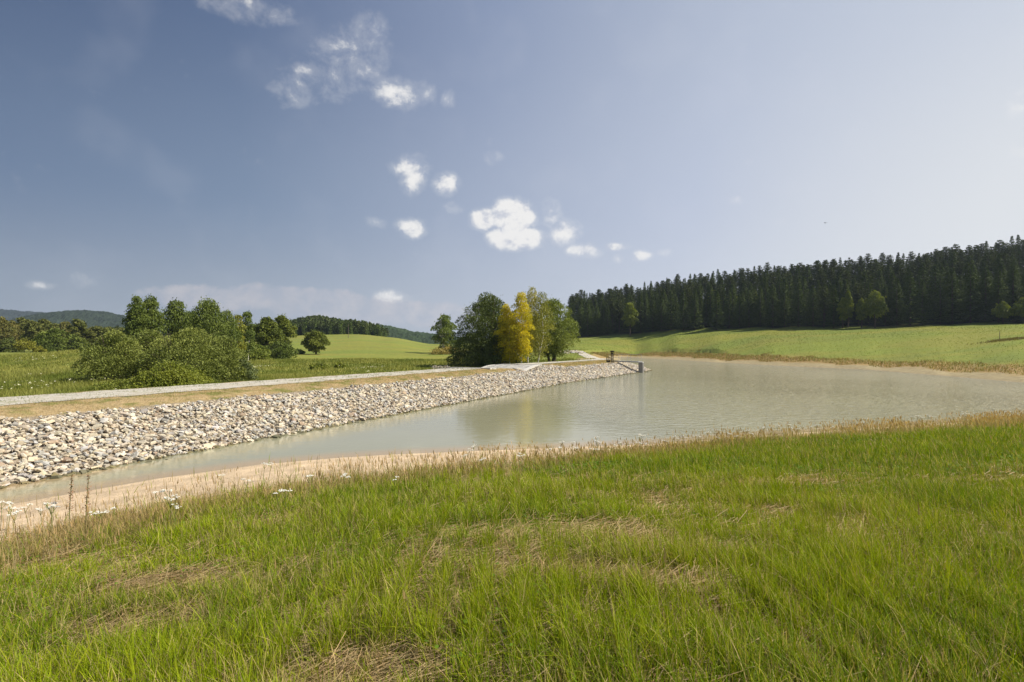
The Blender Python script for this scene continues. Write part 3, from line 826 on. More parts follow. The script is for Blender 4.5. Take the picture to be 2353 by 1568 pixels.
# dead mown stems lying in the sward
def thatch(n, y0, y1, seed, wid):
    r = np.random.RandomState(seed); x, y = scatter(n, y0, y1, 1.2, r)
    a = patchy(x, y); wd = shore(x, y)
    ok = (r.rand(n) < .34 + .62 * smooth(.50, .64, a)) & is_near(x, y) & (wd > 5) & (r.rand(n) < smooth(13, 7, y))
    x, y, a = x[ok], y[ok], a[ok]; n = len(x); th = r.randn(n) * .7 + .3 + 3.14 * (r.rand(n) < .5)
    Lh = .10 + .22 * r.rand(n); z = ground(x, y) + .015 + .09 * r.rand(n) ** 1.5
    dx_, dy_ = np.cos(th) * Lh, np.sin(th) * Lh; ddz = r.randn(n) * .035
    wv = wid * (.6 + .7 * r.rand(n)) * np.clip(y / 5, .8, 3)
    nx, ny = -np.sin(th) * wv, np.cos(th) * wv
    V = np.stack([np.stack([x, y, z], 1), np.stack([x + nx, y + ny, z + wv * .6], 1), np.stack([x + dx_ + nx, y + dy_ + ny, z + ddz + wv * .6], 1), np.stack([x + dx_, y + dy_, z + ddz], 1)], 1)
    c = (np.array([.45, .355, .20])[None] * (.6 + .6 * r.rand(n))[:, None]); c *= np.array([1, .96, .92])[None] ** (r.rand(n)[:, None] * 3)
    return V.reshape(-1, 3), np.arange(4 * n).reshape(-1, 4), np.repeat(c, 4, 0)
A1 = thatch(110000, 1.6, 6, 11, .0038); A2 = thatch(110000, 6, 14, 12, .0045)
V = np.concatenate([A1[0], A2[0]]); Fs = [A1[1], A2[1] + len(A1[0])]
o = link('hay', mkmesh('hay', V, Fs, np.concatenate([A1[2], A2[2]]), False, m_grass)); tag(o, 'matted straw-coloured mown stems lying between the green blades', 'hay', kind='stuff')

# clover and other broad-leaved herbs between the blades
r = np.random.RandomState(23); n = 60000
x, y = scatter(n, 2.0, 20, 1.2, r); wd = shore(x, y); nn = fnoise(x * .7, y * .7, 88, 3); sw = sandw(x)
dn = smooth(.50, .64, nn) * .8 + .7 * smooth(sw + .2, sw + 1.6, wd) * smooth(sw + 5, sw + 2.5, wd) * smooth(.4, .55, nn)
ok = is_near(x, y) & (wd > sw) & (r.rand(n) < dn); x, y = x[ok], y[ok]; n = len(x)
P = np.stack([x, y, ground(x, y) + .05 + .12 * r.rand(n)], 1); th = r.rand(n) * 6.28
A_ = np.stack([np.cos(th), np.sin(th), r.randn(n) * .25], 1); B_ = np.stack([-np.sin(th), np.cos(th), r.randn(n) * .25], 1)
sz = (.010 + .012 * r.rand(n))[:, None] * np.clip(y / 7, 1, 1.8)[:, None]
V = np.stack([P - A_ * sz, P + B_ * sz * .8, P + A_ * sz, P - B_ * sz * .8], 1).reshape(-1, 3)
c = np.array([.13, .22, .02])[None] * (.6 + .7 * r.rand(n))[:, None]
o = link('clover', mkmesh('clover', V, np.arange(4 * n).reshape(-1, 4), np.repeat(c, 4, 0), False, m_grass)); tag(o, 'low round clover leaves in patches among the meadow grass', 'clover', kind='stuff')

# tall seed-bearing stems along the shore edge
def stems(n, seed):
    r = np.random.RandomState(seed)
    x = r.rand(n) * 68 - 22; y = r.rand(n) * 36 + 2
    wd = shore(x, y); sw = sandw(x); nn = fnoise(x * .6, y * .6, 33, 3)
    dn = .95 * smooth(sw - 3.2, sw + 1.6, wd) ** 2 * smooth(sw + 4.2, sw + 2.0, wd) * smooth(.30, .60, nn) + .012 * (wd > sw)
    ok = is_near(x, y) & (np.abs(x / np.maximum(y, .1)) < 1.25) & (wd > .2) & (r.rand(n) < dn) & (y > 3)
    x, y = x[ok], y[ok]; n = len(x); z = ground(x, y); h = .26 + .36 * r.rand(n)
    b = r.randn(n, 2) * .14 + np.array([-.16, 0.02])[None]
    c = np.array([.40, .325, .18])[None] * (.75 + .5 * r.rand(n))[:, None]
    wv = .0045 * np.clip(y / 7, 1, 3)
    st = blades(np.stack([x, y, z], 1), h, wv, b, c, c, 2, seed)
    tip = np.stack([x + b[:, 0] * h, y + b[:, 1] * h, z + h * (1 - .35 * np.hypot(b[:, 0], b[:, 1]))], 1) - np.array([0, 0, .08])
    hd = blades(tip, .07 + .09 * r.rand(n), .013 * np.clip(y / 9, 1, 2.4), b * .9, c * np.array([1.1, .92, .8]), c * np.array([1.1, .92, .8]), 2, seed + 1)
    return [st, hd]
V, Fs, C = merge_blades(stems(150000, 5))
o = link('seed_grass', mkmesh('seed_grass', V, Fs, C, False, m_grass)); tag(o, 'tall tan seed-bearing grass stems fringing the near shore', 'grass', kind='stuff')

# short dry turf on the dam
r = np.random.RandomState(8); n = 95000
s_ = r.rand(n) ** 1.3 * 118 - 16; t_ = r.rand(n) * 4.6 + 3.0
x, y = st2xy(s_, t_); wd = shore(x, y); nn = fnoise(x * 1.1, y * 1.1, 15, 3)
ok = (wd > 4.3) & (wd < 7.5 + (nn - .5)) & ~((s_ > SP0 - .5) & (s_ < SP3 + .8) & (t_ > 6.3)) & (s_ < 96) & ~((s_ > 45.4) & (s_ < 54.6))
x, y, nn = x[ok], y[ok], nn[ok]; n = len(x); z = damz(x, y) - .01
gm = (smooth(.5, .72, nn) * .6 > r.rand(n))[:, None]
c = np.where(gm, np.array([.24, .27, .05])[None], np.array([.52, .385, .20])[None]) * (.7 + .55 * r.rand(n))[:, None]
b = r.randn(n, 2) * .9 + np.array([.25, -.1])
V, Fs, C = merge_blades([blades(np.stack([x, y, z], 1), .06 + .12 * r.rand(n), .012 * np.clip(y / 22, 1, 3.4), b, c * .9, c, 1, 3)])
o = link('dry_turf', mkmesh('dry_turf', V, Fs, C, False, m_grass)); tag(o, 'short tan sun-dried turf between the gravel track and the stones', 'turf', kind='stuff')

# weeds sprouting through the gravel
r = np.random.RandomState(81); n = 16000
s_ = r.rand(n) * 100 - 14; t_ = 7.3 + r.rand(n) * 4.2
x, y = st2xy(s_, t_); nn = fnoise(x * 1.5, y * 1.5, 44, 3)
ok = (nn > .53) & ~((s_ > SP0 - 1) & (s_ < SP3 + 1.2)); x, y = x[ok], y[ok]; n = len(x)
c = np.array([.13, .17, .035])[None] * (.7 + .6 * r.rand(n))[:, None]
V, Fs, C = merge_blades([blades(np.stack([x, y, damz(x, y)], 1), .05 + .09 * r.rand(n), .02 * np.clip(y / 25, 1, 3), r.randn(n, 2) * .5, c, c, 1, 3)])
o = link('weeds', mkmesh('weeds', V, Fs, C, False, m_grass)); tag(o, 'small green weeds sprouting through the gravel track', 'weeds', kind='stuff')

# rough meadow behind the dam and longer grass on the far bank
def rough(n, y0, y1, u0, u1, seed):
    r = np.random.RandomState(seed)
    y = np.sqrt(r.rand(n) * (y1 ** 2 - y0 ** 2) + y0 ** 2); x = (u0 + r.rand(n) * (u1 - u0)) * y
    wd = shore(x, y); nn = fnoise(x * .22, y * .22, 101, 4)
    ok = (~is_near(x, y)) & (wd > 12.2); x, y, nn = x[ok], y[ok], nn[ok]; n = len(x)
    z = ground(x, y) - .03
    f = (smooth(.35, .62, nn) * .8 + .3 * r.rand(n))[:, None].clip(0, 1)
    c = np.array([.120, .160, .022])[None] * (1 - f) + np.array([.29, .295, .075])[None] * f
    c = c * (.75 + .5 * r.rand(n))[:, None]
    h = (.22 + .36 * r.rand(n)) * (.6 + .9 * nn)
    return blades(np.stack([x, y, z], 1), h, .05 * np.clip(y / 40, .8, 2.6), r.randn(n, 2) * .4, c * .85, c, 1, seed)
V, Fs, C = merge_blades([rough(70000, 22, 60, -1.25, -.2, 41), rough(85000, 55, 120, -1.2, .12, 42)])
o = link('rough_grass', mkmesh('rough_grass', V, Fs, C, False, m_grass)); tag(o, 'rough uncut meadow grass and weeds behind the dam', 'grass', kind='stuff')
def bankgrass(n, seed):
    r = np.random.RandomState(seed)
    x = r.rand(n) * 60 + 30; y = r.rand(n) * 190 + 45
    wd = shore(x, y); nn = fnoise(x * .3, y * .3, 111, 3)
    ok = (~is_near(x, y)) & (wd > 1.8 + nn * 4.5) & (wd < 8 + nn * 6) & (x / y < 1.25); x, y, nn = x[ok], y[ok], nn[ok]; n = len(x)
    c = np.array([.33, .235, .105])[None] * (.65 + .6 * r.rand(n))[:, None]; c = np.where((r.rand(n) < .35)[:, None], np.array([.19, .21, .04])[None], c)
    return blades(np.stack([x, y, ground(x, y) - .03], 1), .25 + .45 * r.rand(n), .05 * np.clip(y / 50, 1, 3), r.randn(n, 2) * .4, c, c, 1, seed)
V, Fs, C = merge_blades([bankgrass(120000, 43)])
o = link('bank_grass', mkmesh('bank_grass', V, Fs, C, False, m_grass)); tag(o, 'russet dry grass fringe above the sandy far shore', 'grass', kind='stuff')
def fieldgrass(n, seed):
    r = np.random.RandomState(seed)
    u = .1 + r.rand(n) * 1.1; y = np.sqrt(r.rand(n)) * 230 + 20; x = u * y
    wd = shore(x, y); nn = fnoise(x * .12, y * .12, 121, 4)
    ok = (~is_near(x, y)) & (wd > 9) & (y < DF(u)) ; x, y, nn, u = x[ok], y[ok], nn[ok], u[ok]; n = len(x)
    f = smooth(.35, .65, nn)[:, None]; st = 1 - .26 * smooth(.44, .60, fnoise(x * .02 + 3, y * .10, 77, 3))
    c = (np.array([.150, .205, .022])[None] * (1 - f) + np.array([.25, .275, .042])[None] * f) * ((.8 + .4 * r.rand(n)) * st)[:, None]
    return blades(np.stack([x, y, ground(x, y) - .02], 1), .10 + .16 * r.rand(n), .09 * np.clip(y / 80, .8, 2.4), r.randn(n, 2) * .6, c, c, 1, seed)
V, Fs, C = merge_blades([fieldgrass(90000, 44)])
o = link('hill_grass', mkmesh('hill_grass', V, Fs, C, False, m_grass)); tag(o, 'bright green hay meadow grass on the slope below the spruce wood', 'grass', kind='stuff')

# ================================================================ flowers
m_petal = material('white_petals', (.78, .77, .72), attr=False, rough=.7, translucent=.2)
m_stem = material('flower_stem', (.16, .17, .05), attr=False, rough=.7)
m_dock = material('dock_seed', (.27, .15, .08), attr=False, rough=.8)
def yarrow_parts(seed):
    r = np.random.RandomState(seed)
    H = .36 + .14 * r.rand(); parts = []; heads = []
    nb = r.randint(2, 5)
    top = np.array([r.randn() * .04, r.randn() * .04, H])
    parts.append(tube([(0, 0, 0), top * .5 + np.array([.01, 0, 0]), top], [.0055, .005, .004], 4))
    for k in range(nb):
        a = r.rand() * 6.28; e = top + np.array([math.cos(a) * .09, math.sin(a) * .09, .02 * r.randn()]) * (k > 0)
        parts.append(tube([top * .72, e], [.004, .003], 4))
        heads.append([])
        for q in range(9):   # flat-topped cluster of florets
            b = r.rand() * 6.28; d = r.rand() ** .5 * .042
            c = e + np.array([math.cos(b) * d, math.sin(b) * d, .006 * r.randn()])
            th = np.linspace(0, 6.283, 7)[:-1]; rr = .013
            ring = np.stack([c[0] + np.cos(th) * rr, c[1] + np.sin(th) * rr, np.full(6, c[2])], 1)
            vv = np.concatenate([ring, [c + np.array([0, 0, .007])], [c - np.array([0, 0, .006])]])
            heads[-1].append((vv, np.array([(i, (i + 1) % 6, 6) for i in range(6)] + [((i + 1) % 6, i, 7) for i in range(6)])))
    V, Fs = join(parts); sm = mkmesh('stem', V, Fs, None, False, m_stem)
    hm = []
    for hd_ in heads:
        V, Fs = join(hd_); hm.append(mkmesh('flower_head', V, Fs, None, False, m_petal))
    return sm, hm
YP = [yarrow_parts(k) for k in range(5)]
FL = [(1072, 1021, .3), (1078, 1030, .3), (1070, 1042, .4), (1290, 1007, .3), (1302, 1013, .3), (1283, 1018, .3), (1320, 1020, .3), (1340, 1023, .3),
      (1382, 997, .3), (1378, 1010, .3), (1400, 1014, .3), (1425, 1012, .3), (1460, 990, .3), (1472, 996, .3), (1480, 1000, .3), (1470, 1008, .3), (1440, 1014, .3),
      (1530, 1000, .3), (1555, 996, .3), (1580, 996, .3), (1600, 992, .3), (1640, 990, .3), (1660, 990, .3), (1690, 986, .3), (1720, 984, .3),
      (1760, 978, .3), (1785, 974, .3), (1810, 970, .3), (1830, 972, .3), (1850, 970, .3), (1880, 970, .3), (1910, 968, .3), (1940, 965, .3), (1990, 958, .3),
      (2060, 950, .3), (2085, 944, .3), (2105, 944, .3), (2118, 940, .3), (2140, 948, .3), (2205, 940, .3), (2230, 936, .3), (2270, 936, .3), (2320, 930, .3),
      (4, 1157, .4), (12, 1166, .4), (20, 1158, .4), (70, 1150, .4), (80, 1155, .4), (118, 1165, .4), (140, 1168, .4), (222, 1165, .4), (240, 1160, .4), (30, 1178, .4), (370, 1140, .4), (385, 1150, .4),
      (515, 1085, .3), (560, 1100, .3), (605, 1055, .3), (362, 1118, .3), (404, 1132, .3), (640, 1120, .3), (905, 1080, .3), (1110, 1050, .3), (1180, 1040, .3), (1240, 1030, .3), (720, 1090, .3), (800, 1085, .3), (1365, 1020, .3)]
rf = np.random.RandomState(3)
def find_ground(X, Y, hgt):
    """distance at which something hgt above the ground appears at this height of the view"""
    u = (X - 1176) / F
    ys_ = np.linspace(2.5, 45, 500); xs_ = u * ys_
    zz = ground(xs_, ys_) + hgt; yy = HY + (CZ - zz) / ys_ * F
    wd = shore(xs_, ys_); good = is_near(xs_, ys_) & (wd > .25)
    e = np.abs(yy - Y) + np.where(good, 0, 1e4)
    k = int(np.argmin(e)); return xs_[k], ys_[k], zz[k] - hgt
for i, (X_, Y_, _) in enumerate(FL):
    for rep in range(1 + (i % 3 == 0)):
        fx, fy, fz = find_ground(X_ + rf.randn() * 9, Y_ + 6 + rf.rand() * 9, .42)
        sm, hm = YP[(i + rep) % 5]
        e = empty('yarrow', (fx, fy, fz), rf.rand() * 6.28, .9 + .25 * rf.rand())
        side = 'at the left end of the sandy shore' if X_ < 700 else ('beside the open sand in mid shore' if X_ < 1260 else ('on the grassy shore below the concrete shaft' if X_ < 1750 else 'on the grassy shore to the right'))
        tag(e, 'white flat-topped yarrow in the dry grass ' + side, 'flower', 'white yarrow along the near shore')
        link('stem', sm, e)
        for hq in hm: link('flower_head', hq, e)
for (X_, Y_) in ((158, 1098), (196, 1098)):
    fx, fy, fz = find_ground(X_, Y_ + 20, .8)
    e = empty('dock_plant', (fx, fy, fz)); tag(e, 'rusty brown dock seed stalk on the near shore, ' + ('left' if X_ < 170 else 'right') + ' one of the pair', 'plant', 'dock stalks')
    V, Fc = tube([(0, 0, 0), (.02, 0, .5), (.06, 0, 1.0)], [.008, .007, .004], 5); link('stem', mkmesh('stem', V, Fc, None, False, m_stem), e)
    n = 150; zz = .35 + .65 * rf.rand(n); P = np.stack([zz * .06 + rf.randn(n) * .035 * (1.2 - zz), rf.randn(n) * .035 * (1.2 - zz), zz], 1)
    V, q, tr, C = blades(P, np.full(n, .03), np.full(n, .02), rf.randn(n, 2), np.zeros((n, 3)), np.zeros((n, 3)), 1)
    link('seed_head', mkmesh('seed_head', V, [tr], None, False, m_dock), e)
# specks of blossom in the meadow behind the dam
r = np.random.RandomState(19); n = 5200
y = np.sqrt(r.rand(n) * (85 ** 2 - 30 ** 2) + 30 ** 2); x = (-1.2 + 1.1 * r.rand(n)) * y; nn = fnoise(x * .15, y * .15, 131, 3)
ok = (nn > .62) & (shore(x, y) > 12.5); x, y = x[ok], y[ok]; n = len(x)
P = np.stack([x, y, ground(x, y) + .40], 1); k0 = np.zeros((n, 3))
V, q, tr, C = blades(P, .07 + .05 * r.rand(n), .14 * np.clip(y / 50, .7, 1.6), r.randn(n, 2), k0, k0, 1)
o = link('blossom', mkmesh('blossom', V, [tr], None, False, material('cream_blossom', (.62, .60, .42), attr=False))); tag(o, 'cream umbel blossoms scattered through the rough meadow behind the dam', 'blossom', kind='stuff')

# ================================================================ trees
def leafquads(P, D, ln, wd_, r, C):
    """leaf sprays: long axis D, random roll"""
    n = len(P); D = D / (np.linalg.norm(D, axis=1)[:, None] + 1e-9)
    q = r.randn(n, 3); S = np.cross(D, q); S /= np.linalg.norm(S, axis=1)[:, None] + 1e-9
    a = P - D * ln[:, None] * .5; b = P + D * ln[:, None] * .5; s = S * wd_[:, None] * .5
    V = np.stack([a, P + s, b, P - s], 1)
    return V.reshape(-1, 3), np.arange(4 * n).reshape(-1, 4), np.repeat(C, 4, 0)

def limb_tree(r, H, W, base=.0, nlimb=7, lean=(0, 0), stems_=1, rad=None, droop=0):
    parts = []; tips = []
    rad = rad or H * .018
    for s in range(stems_):
        a0 = r.rand() * 6.28; sp = (W * .22 if stems_ > 1 else 0)
        p0 = np.array([math.cos(a0) * sp * .15, math.sin(a0) * sp * .15, -.3]); top = np.array([math.cos(a0) * sp + lean[0], math.sin(a0) * sp + lean[1], H * .86])
        mid = (p0 + top) / 2 + np.array([r.randn(), r.randn(), 0]) * H * .02
        pts = [p0, p0 * .6 + mid * .4, mid, mid * .5 + top * .5 + np.array([r.randn(), r.randn(), 0]) * H * .015, top]
        parts.append(tube(pts, [rad * 1.2, rad, rad * .75, rad * .45, rad * .12], 7)); pts = np.array(pts)
        for k in range(nlimb):
            f = .18 + .7 * r.rand(); i = int(f * 4); p = pts[i] * (1 - (f * 4 - i)) + pts[i + 1] * (f * 4 - i)
            a = r.rand() * 6.28; L_ = W * .42 * (1.05 - f * .7)
            e = p + np.array([math.cos(a) * L_, math.sin(a) * L_, L_ * (.75 - droop)]); m_ = (p + e) / 2 + np.array([0, 0, L_ * .12])
            parts.append(tube([p, m_, e], [rad * .42 * (1.1 - f), rad * .28 * (1.1 - f), rad * .08], 5)); tips.append(e)
    V, Fs = join(parts)
    return V, Fs, tips

def crown_lobes(r, H, W, z0, nl, shape='round', lean=(0, 0), lobe=1.0):
    C = []; Rr_ = []
    hh = H - z0
    for k in range(nl):
        f = ((k + r.rand()) / nl)
        a = k * 2.399 + r.rand() * .8
        if shape == 'round': prof = math.sin(math.pi * (f * .86 + .10)) ** .6
        elif shape == 'dome': f = f ** 1.25; prof = math.cos(math.pi / 2 * (f ** 1.3) * .95) ** .6
        elif shape == 'birch': prof = (1 - f) ** .55 * (.55 + .45 * min(1, f * 4))
        else: prof = (math.sin(math.pi * (f * .8 + .16))) ** .9
        rr = W * .5 * prof; q = ((.80 + .18 * r.rand()) if shape == 'dome' else (.45 + .5 * r.rand())) if k % 4 else .2
        lr = W * (.13 + .09 * r.rand()) * (1.45 if shape == 'birch2' else 1) * lobe
        lr = max(lr * (.55 + .45 * prof), W * .09)
        C.append((math.cos(a) * max(rr - lr * .8, 0) * q * 1.25 + lean[0] * f, math.sin(a) * max(rr - lr * .8, 0) * q * 1.25 + lean[1] * f, z0 + lr * (-.15 if shape == 'dome' else .6) + (hh - lr * (.85 if shape == 'dome' else 1.5)) * f)); Rr_.append(lr)
    return np.array(C), np.array(Rr_)

def broadleaf(seed, H, W, z0, nl, nleaf, leaf, c_lo, c_hi, shape='round', stems_=1, lean=(0, 0), style='leaf', mats=None, squash=.85, tone=.3, nlimb=7, rad=None, lobe=1.0):
    r = np.random.RandomState(seed)
    Vt, Ft, tips = limb_tree(r, H, W, nlimb=nlimb, lean=lean, stems_=stems_, rad=rad)
    C, Rl = crown_lobes(r, H, W, z0, nl, shape, lean, lobe)
    wgt = Rl ** 2; idx = r.choice(nl, nleaf, p=wgt / wgt.sum())
    d = r.randn(nleaf, 3); d /= np.linalg.norm(d, axis=1)[:, None]
    d[:, 2] = np.where(d[:, 2] < -.25, -d[:, 2], d[:, 2])
    rad_ = Rl[idx] * np.where(r.rand(nleaf) < (.10 if style == 'willow' else .22), .3 + .5 * r.rand(nleaf), .84 + .22 * r.rand(nleaf))
    rad_ *= 1 + .25 * (vnoise(d[:, 0] * 3 + idx * 7.7 + 50, d[:, 1] * 3 + d[:, 2] * 3 + 50, seed) - .5)
    P = C[idx] + d * rad_[:, None] * np.array([1, 1, squash])
    P[:, 2] = np.maximum(P[:, 2], .1)
    if style == 'willow':
        up = r.rand(nleaf) < .74; d[:, 2] = np.where(up, np.abs(d[:, 2]), d[:, 2]); P = C[idx] + d * rad_[:, None] * np.array([1, 1, .80]); P[:, 2] = np.maximum(P[:, 2], .1)
    # twiggy outliers break the outline
    k = r.rand(nleaf) < (.03 if style == 'willow' else .09); P[k] += (d[k] + np.array([0, 0, .5])) * (Rl[idx[k]] * .38 * r.rand(k.sum()))[:, None]
    lobe_t = r.rand(nl)[idx]; f = np.clip(.5 * lobe_t + .5 * r.rand(nleaf) ** 1.3, 0, 1)[:, None]
    cc = np.array(c_lo)[None] * (1 - f) + np.array(c_hi)[None] * f
    cc *= (1 + tone * (r.rand(nleaf) - .5))[:, None] * np.array([1.75, 1.62, 1.25])[None]
    ln = leaf * (.7 + .6 * r.rand(nleaf))
    if style == 'willow':
        dirs = d * np.array([1, 1, .7]) + np.array([0, 0, .35]) + r.randn(nleaf, 3) * .5; wv = ln * .42; ln = ln * 1.15
    elif style == 'weep':
        dirs = d * .5 + np.array([0, 0, -1.0]) + r.randn(nleaf, 3) * .45; wv = ln * .48; ln = ln * 1.15
    else:
        dirs = r.randn(nleaf, 3); wv = ln * .8
    Vc, Fc, Cc = leafquads(P, dirs, ln, wv, r, cc)
    return (Vt, Ft), (Vc, Fc, Cc)

m_leaf = material('leaf', attr=True, rough=.6, translucent=.30, spec=.25)
m_willow = material('willow_leaf', attr=True, rough=.6, translucent=.14, spec=.25)
m_leafy = material('yellow_leaf', attr=True, rough=.6, translucent=.45, spec=.2)
m_bark = material('brown_bark', (.085, .065, .045), attr=False, rough=.9, var=.4, vscale=8, bump=.02, bscale=14)
mb = bpy.data.materials.new('birch_bark'); mb.use_nodes = True
t = NT(mb.node_tree); b = t.n['Principled BSDF']; pos = t.new('ShaderNodeNewGeometry').outputs['Position']
st_ = t.vm('MULTIPLY', pos, (1.2, 1.2, 3.5))
t.put(b.inputs['Base Color'], t.mix(t.rng(t.noise(st_, 2.0, 4, .6), .50, .62), (.62, .585, .52), (.06, .05, .04))); b.inputs['Roughness'].default_value = .7

def px(X, d): return (X - 1176) / F * d, d
def plant(name, X, d, label, cat, top=None, width=None, group=None, H=None, W=None, z0f=.15, bark=None, leafm=None, **kw):
    """stand a tree at lateral position X of the view, d metres out; its height and spread given in metres"""
    x, y = px(X, d); z = gz(x, y)
    if top is not None: H = CZ + (HY - top) / F * d - z
    if width is not None: W = width / F * d
    (Vt, Ft), (Vc, Fc, Cc) = broadleaf(kw.pop('seed'), H, W, H * z0f, **kw)
    e = empty(name, (x, y, z)); tag(e, label, cat, group)
    link('trunk', mkmesh('trunk', Vt, Ft, None, True, bark or m_bark), e)
    link('crown', mkmesh('crown', Vc, Fc, Cc, False, leafm or (m_willow if kw.get('style') == 'willow' else m_leaf)), e)
    return e

DK = (.036, .060, .012); MD = (.070, .105, .020); LT = (.115, .150, .030); YG = (.165, .175, .030); WLO = (.058, .084, .022); WHI = (.168, .198, .056)
YLO = (.19, .20, .016); YHI = (.50, .44, .028)
# --- the clump behind the spillway
plant('willow_tree', 1122, 88, 'large dark green domed willow left of the yellow birches behind the spillway', 'tree', top=668, width=170, z0f=.0, seed=11, lobe=1.2, nl=60, nleaf=62000, leaf=.26, c_lo=(.034, .054, .013), c_hi=(.086, .116, .034), shape='dome', style='willow', stems_=3, nlimb=8)
plant('willow_tree', 1268, 92, 'broad light green willow at the right end of the clump by the spillway', 'tree', top=684, width=124, z0f=.04, seed=12, nl=64, nleaf=30000, leaf=.24, c_lo=(.065, .095, .016), c_hi=(.165, .205, .040), shape='round', style='willow', stems_=3, nlimb=9)
plant('birch_tree', 1172, 82, 'yellow-leaved birch, leftmost of the pale trunks behind the spillway', 'tree', top=696, width=60, z0f=.03, seed=13, nl=34, nleaf=10920, leaf=.19, c_lo=YLO, c_hi=YHI, shape='birch2', style='weep', bark=mb, leafm=m_leafy, lean=(-.7, 0), nlimb=8, rad=.12)
plant('birch_tree', 1197, 81, 'tallest yellow birch in the middle of the clump with a thin greyish top', 'tree', top=668, width=62, z0f=.05, seed=14, nl=38, nleaf=12600, leaf=.19, c_lo=YLO, c_hi=YHI, shape='birch2', style='weep', bark=mb, leafm=m_leafy, nlimb=10, rad=.13)
plant('birch_tree', 1212, 86, 'yellow-green birch with a sparse wispy crown just right of the tallest yellow one', 'tree', top=657, width=62, z0f=.14, seed=15, nl=26, nleaf=8000, leaf=.19, c_lo=(.16, .17, .04), c_hi=(.30, .28, .06), shape='birch2', style='weep', bark=mb, leafm=m_leafy, lean=(.8, 0), nlimb=12, rad=.12)
plant('birch_tree', 1232, 83, 'olive green birch with a leaning white trunk on the right of the yellow ones', 'tree', top=668, width=76, z0f=.05, seed=16, nl=40, nleaf=8820, leaf=.19, c_lo=(.095, .115, .018), c_hi=(.19, .195, .032), shape='birch2', style='weep', bark=mb, lean=(.9, 0), nlimb=10, rad=.12)
plant('birch_tree', 1158, 84, 'low yellow-olive birch half in the shade of the dark willow', 'tree', top=752, width=56, z0f=.03, seed=17, nl=20, nleaf=8820, leaf=.19, c_lo=(.17, .16, .015), c_hi=(.36, .31, .025), shape='round', style='weep', bark=mb, leafm=m_leafy, nlimb=6)
plant('birch_tree', 1022, 165, 'lone green birch pair-crowned to the left of the dark willow', 'tree', top=722, width=66, z0f=.03, seed=18, nl=28, nleaf=8000, leaf=.45, c_lo=MD, c_hi=LT, shape='round', style='weep', bark=mb, stems_=2)
plant('tall_shrub', 1030, 155, 'tawny dry bush at the foot of the lone green birch', 'shrub', H=2.6, W=10, z0f=.02, seed=19, nl=16, nleaf=2600, leaf=.4, c_lo=(.15, .13, .045), c_hi=(.27, .23, .09), shape='dome')
# --- left: willows and shrubs behind the dam
wk = dict(lobe=1.4, style='willow', shape='dome', c_lo=WLO, c_hi=WHI, leaf=.17)
plant('willow_tree', 264, 50, 'dark green many-lobed willow at the left of the willow thicket', 'tree', top=752, width=140, z0f=.04, seed=21, nl=24, nleaf=30000, stems_=3, **wk)
plant('willow_tree', 345, 54, 'middle willow of the thicket with a smooth pale green top', 'tree', top=752, width=120, z0f=.08, seed=22, nl=18, nleaf=24000, stems_=2, **wk)
plant('willow_tree', 436, 50, 'broadest willow of the thicket, rounded billowing crown above the green shrub', 'tree', top=745, width=200, z0f=.06, seed=23, nl=30, nleaf=38000, stems_=3, **wk)
plant('willow_tree', 512, 52, 'right-hand willow of the thicket sloping down to a leaning trunk', 'tree', top=765, width=125, z0f=.04, seed=24, nl=20, nleaf=22000, stems_=2, **wk)
plant('shrub', 392, 42, 'bright green rounded shrub right behind the gravel track', 'shrub', top=828, width=150, z0f=.0, seed=25, nl=34, nleaf=16000, leaf=.13, c_lo=(.070, .098, .014), c_hi=(.170, .195, .035), shape='dome', stems_=3)
plant('shrub', 285, 41, 'low scrubby green bush left of the rounded green shrub', 'shrub', top=868, width=120, z0f=.0, seed=26, nl=26, nleaf=6500, leaf=.12, c_lo=(.060, .085, .014), c_hi=(.14, .165, .035), shape='dome', stems_=2)
plant('shrub', 556, 52, 'grey-green rounded willow shrub at the right foot of the thicket', 'shrub', top=824, width=70, z0f=.0, seed=27, nl=22, nleaf=7500, leaf=.13, c_lo=(.055, .080, .035), c_hi=(.12, .15, .075), shape='dome', stems_=3)
tk = dict(shape='birch2', leaf=.30, c_lo=DK, c_hi=(.110, .145, .032), style='weep')
plant('alder_tree', 314, 84, 'tall dark tree, leftmost of the row behind the willows', 'tree', top=679, width=64, z0f=.08, seed=31, nl=30, nleaf=8500, **tk)
plant('alder_tree', 347, 86, 'second tall tree from the left behind the willows, pointed top', 'tree', top=679, width=66, z0f=.08, seed=32, nl=30, nleaf=8500, **tk)
plant('alder_tree', 405, 90, 'third tall tree behind the willows with a rounded top', 'tree', top=687, width=84, z0f=.08, seed=33, nl=30, nleaf=9500, **tk)
plant('alder_tree', 440, 96, 'slim tree in the gap between the two broad ones behind the willows', 'tree', top=712, width=60, z0f=.08, seed=34, nl=20, nleaf=5000, **tk)
plant('birch_tree', 478, 88, 'broad birch with a forked top above the right-hand willows', 'tree', top=684, width=100, z0f=.08, seed=35, nl=38, nleaf=12000, bark=mb, **tk)
plant('birch_tree', 520, 92, 'shoulder-high birch stepping down right of the forked birch', 'tree', top=712, width=74, z0f=.08, seed=36, nl=26, nleaf=7500, bark=mb, **tk)
ty = dict(tk); ty.update(c_lo=(.085, .11, .018), c_hi=(.20, .205, .035))
plant('birch_tree', 547, 100, 'yellowish slender birch with a visible pale stem', 'tree', top=720, width=42, z0f=.06, seed=37, nl=18, nleaf=4200, bark=mb, **ty)
plant('birch_tree', 568, 104, 'pointed green birch next to the yellowish slender one', 'tree', top=713, width=48, z0f=.06, seed=38, nl=20, nleaf=5000, bark=mb, **tk)
tr_ = dict(shape='round', leaf=.42, c_lo=(.045, .068, .012), c_hi=(.125, .150, .028))
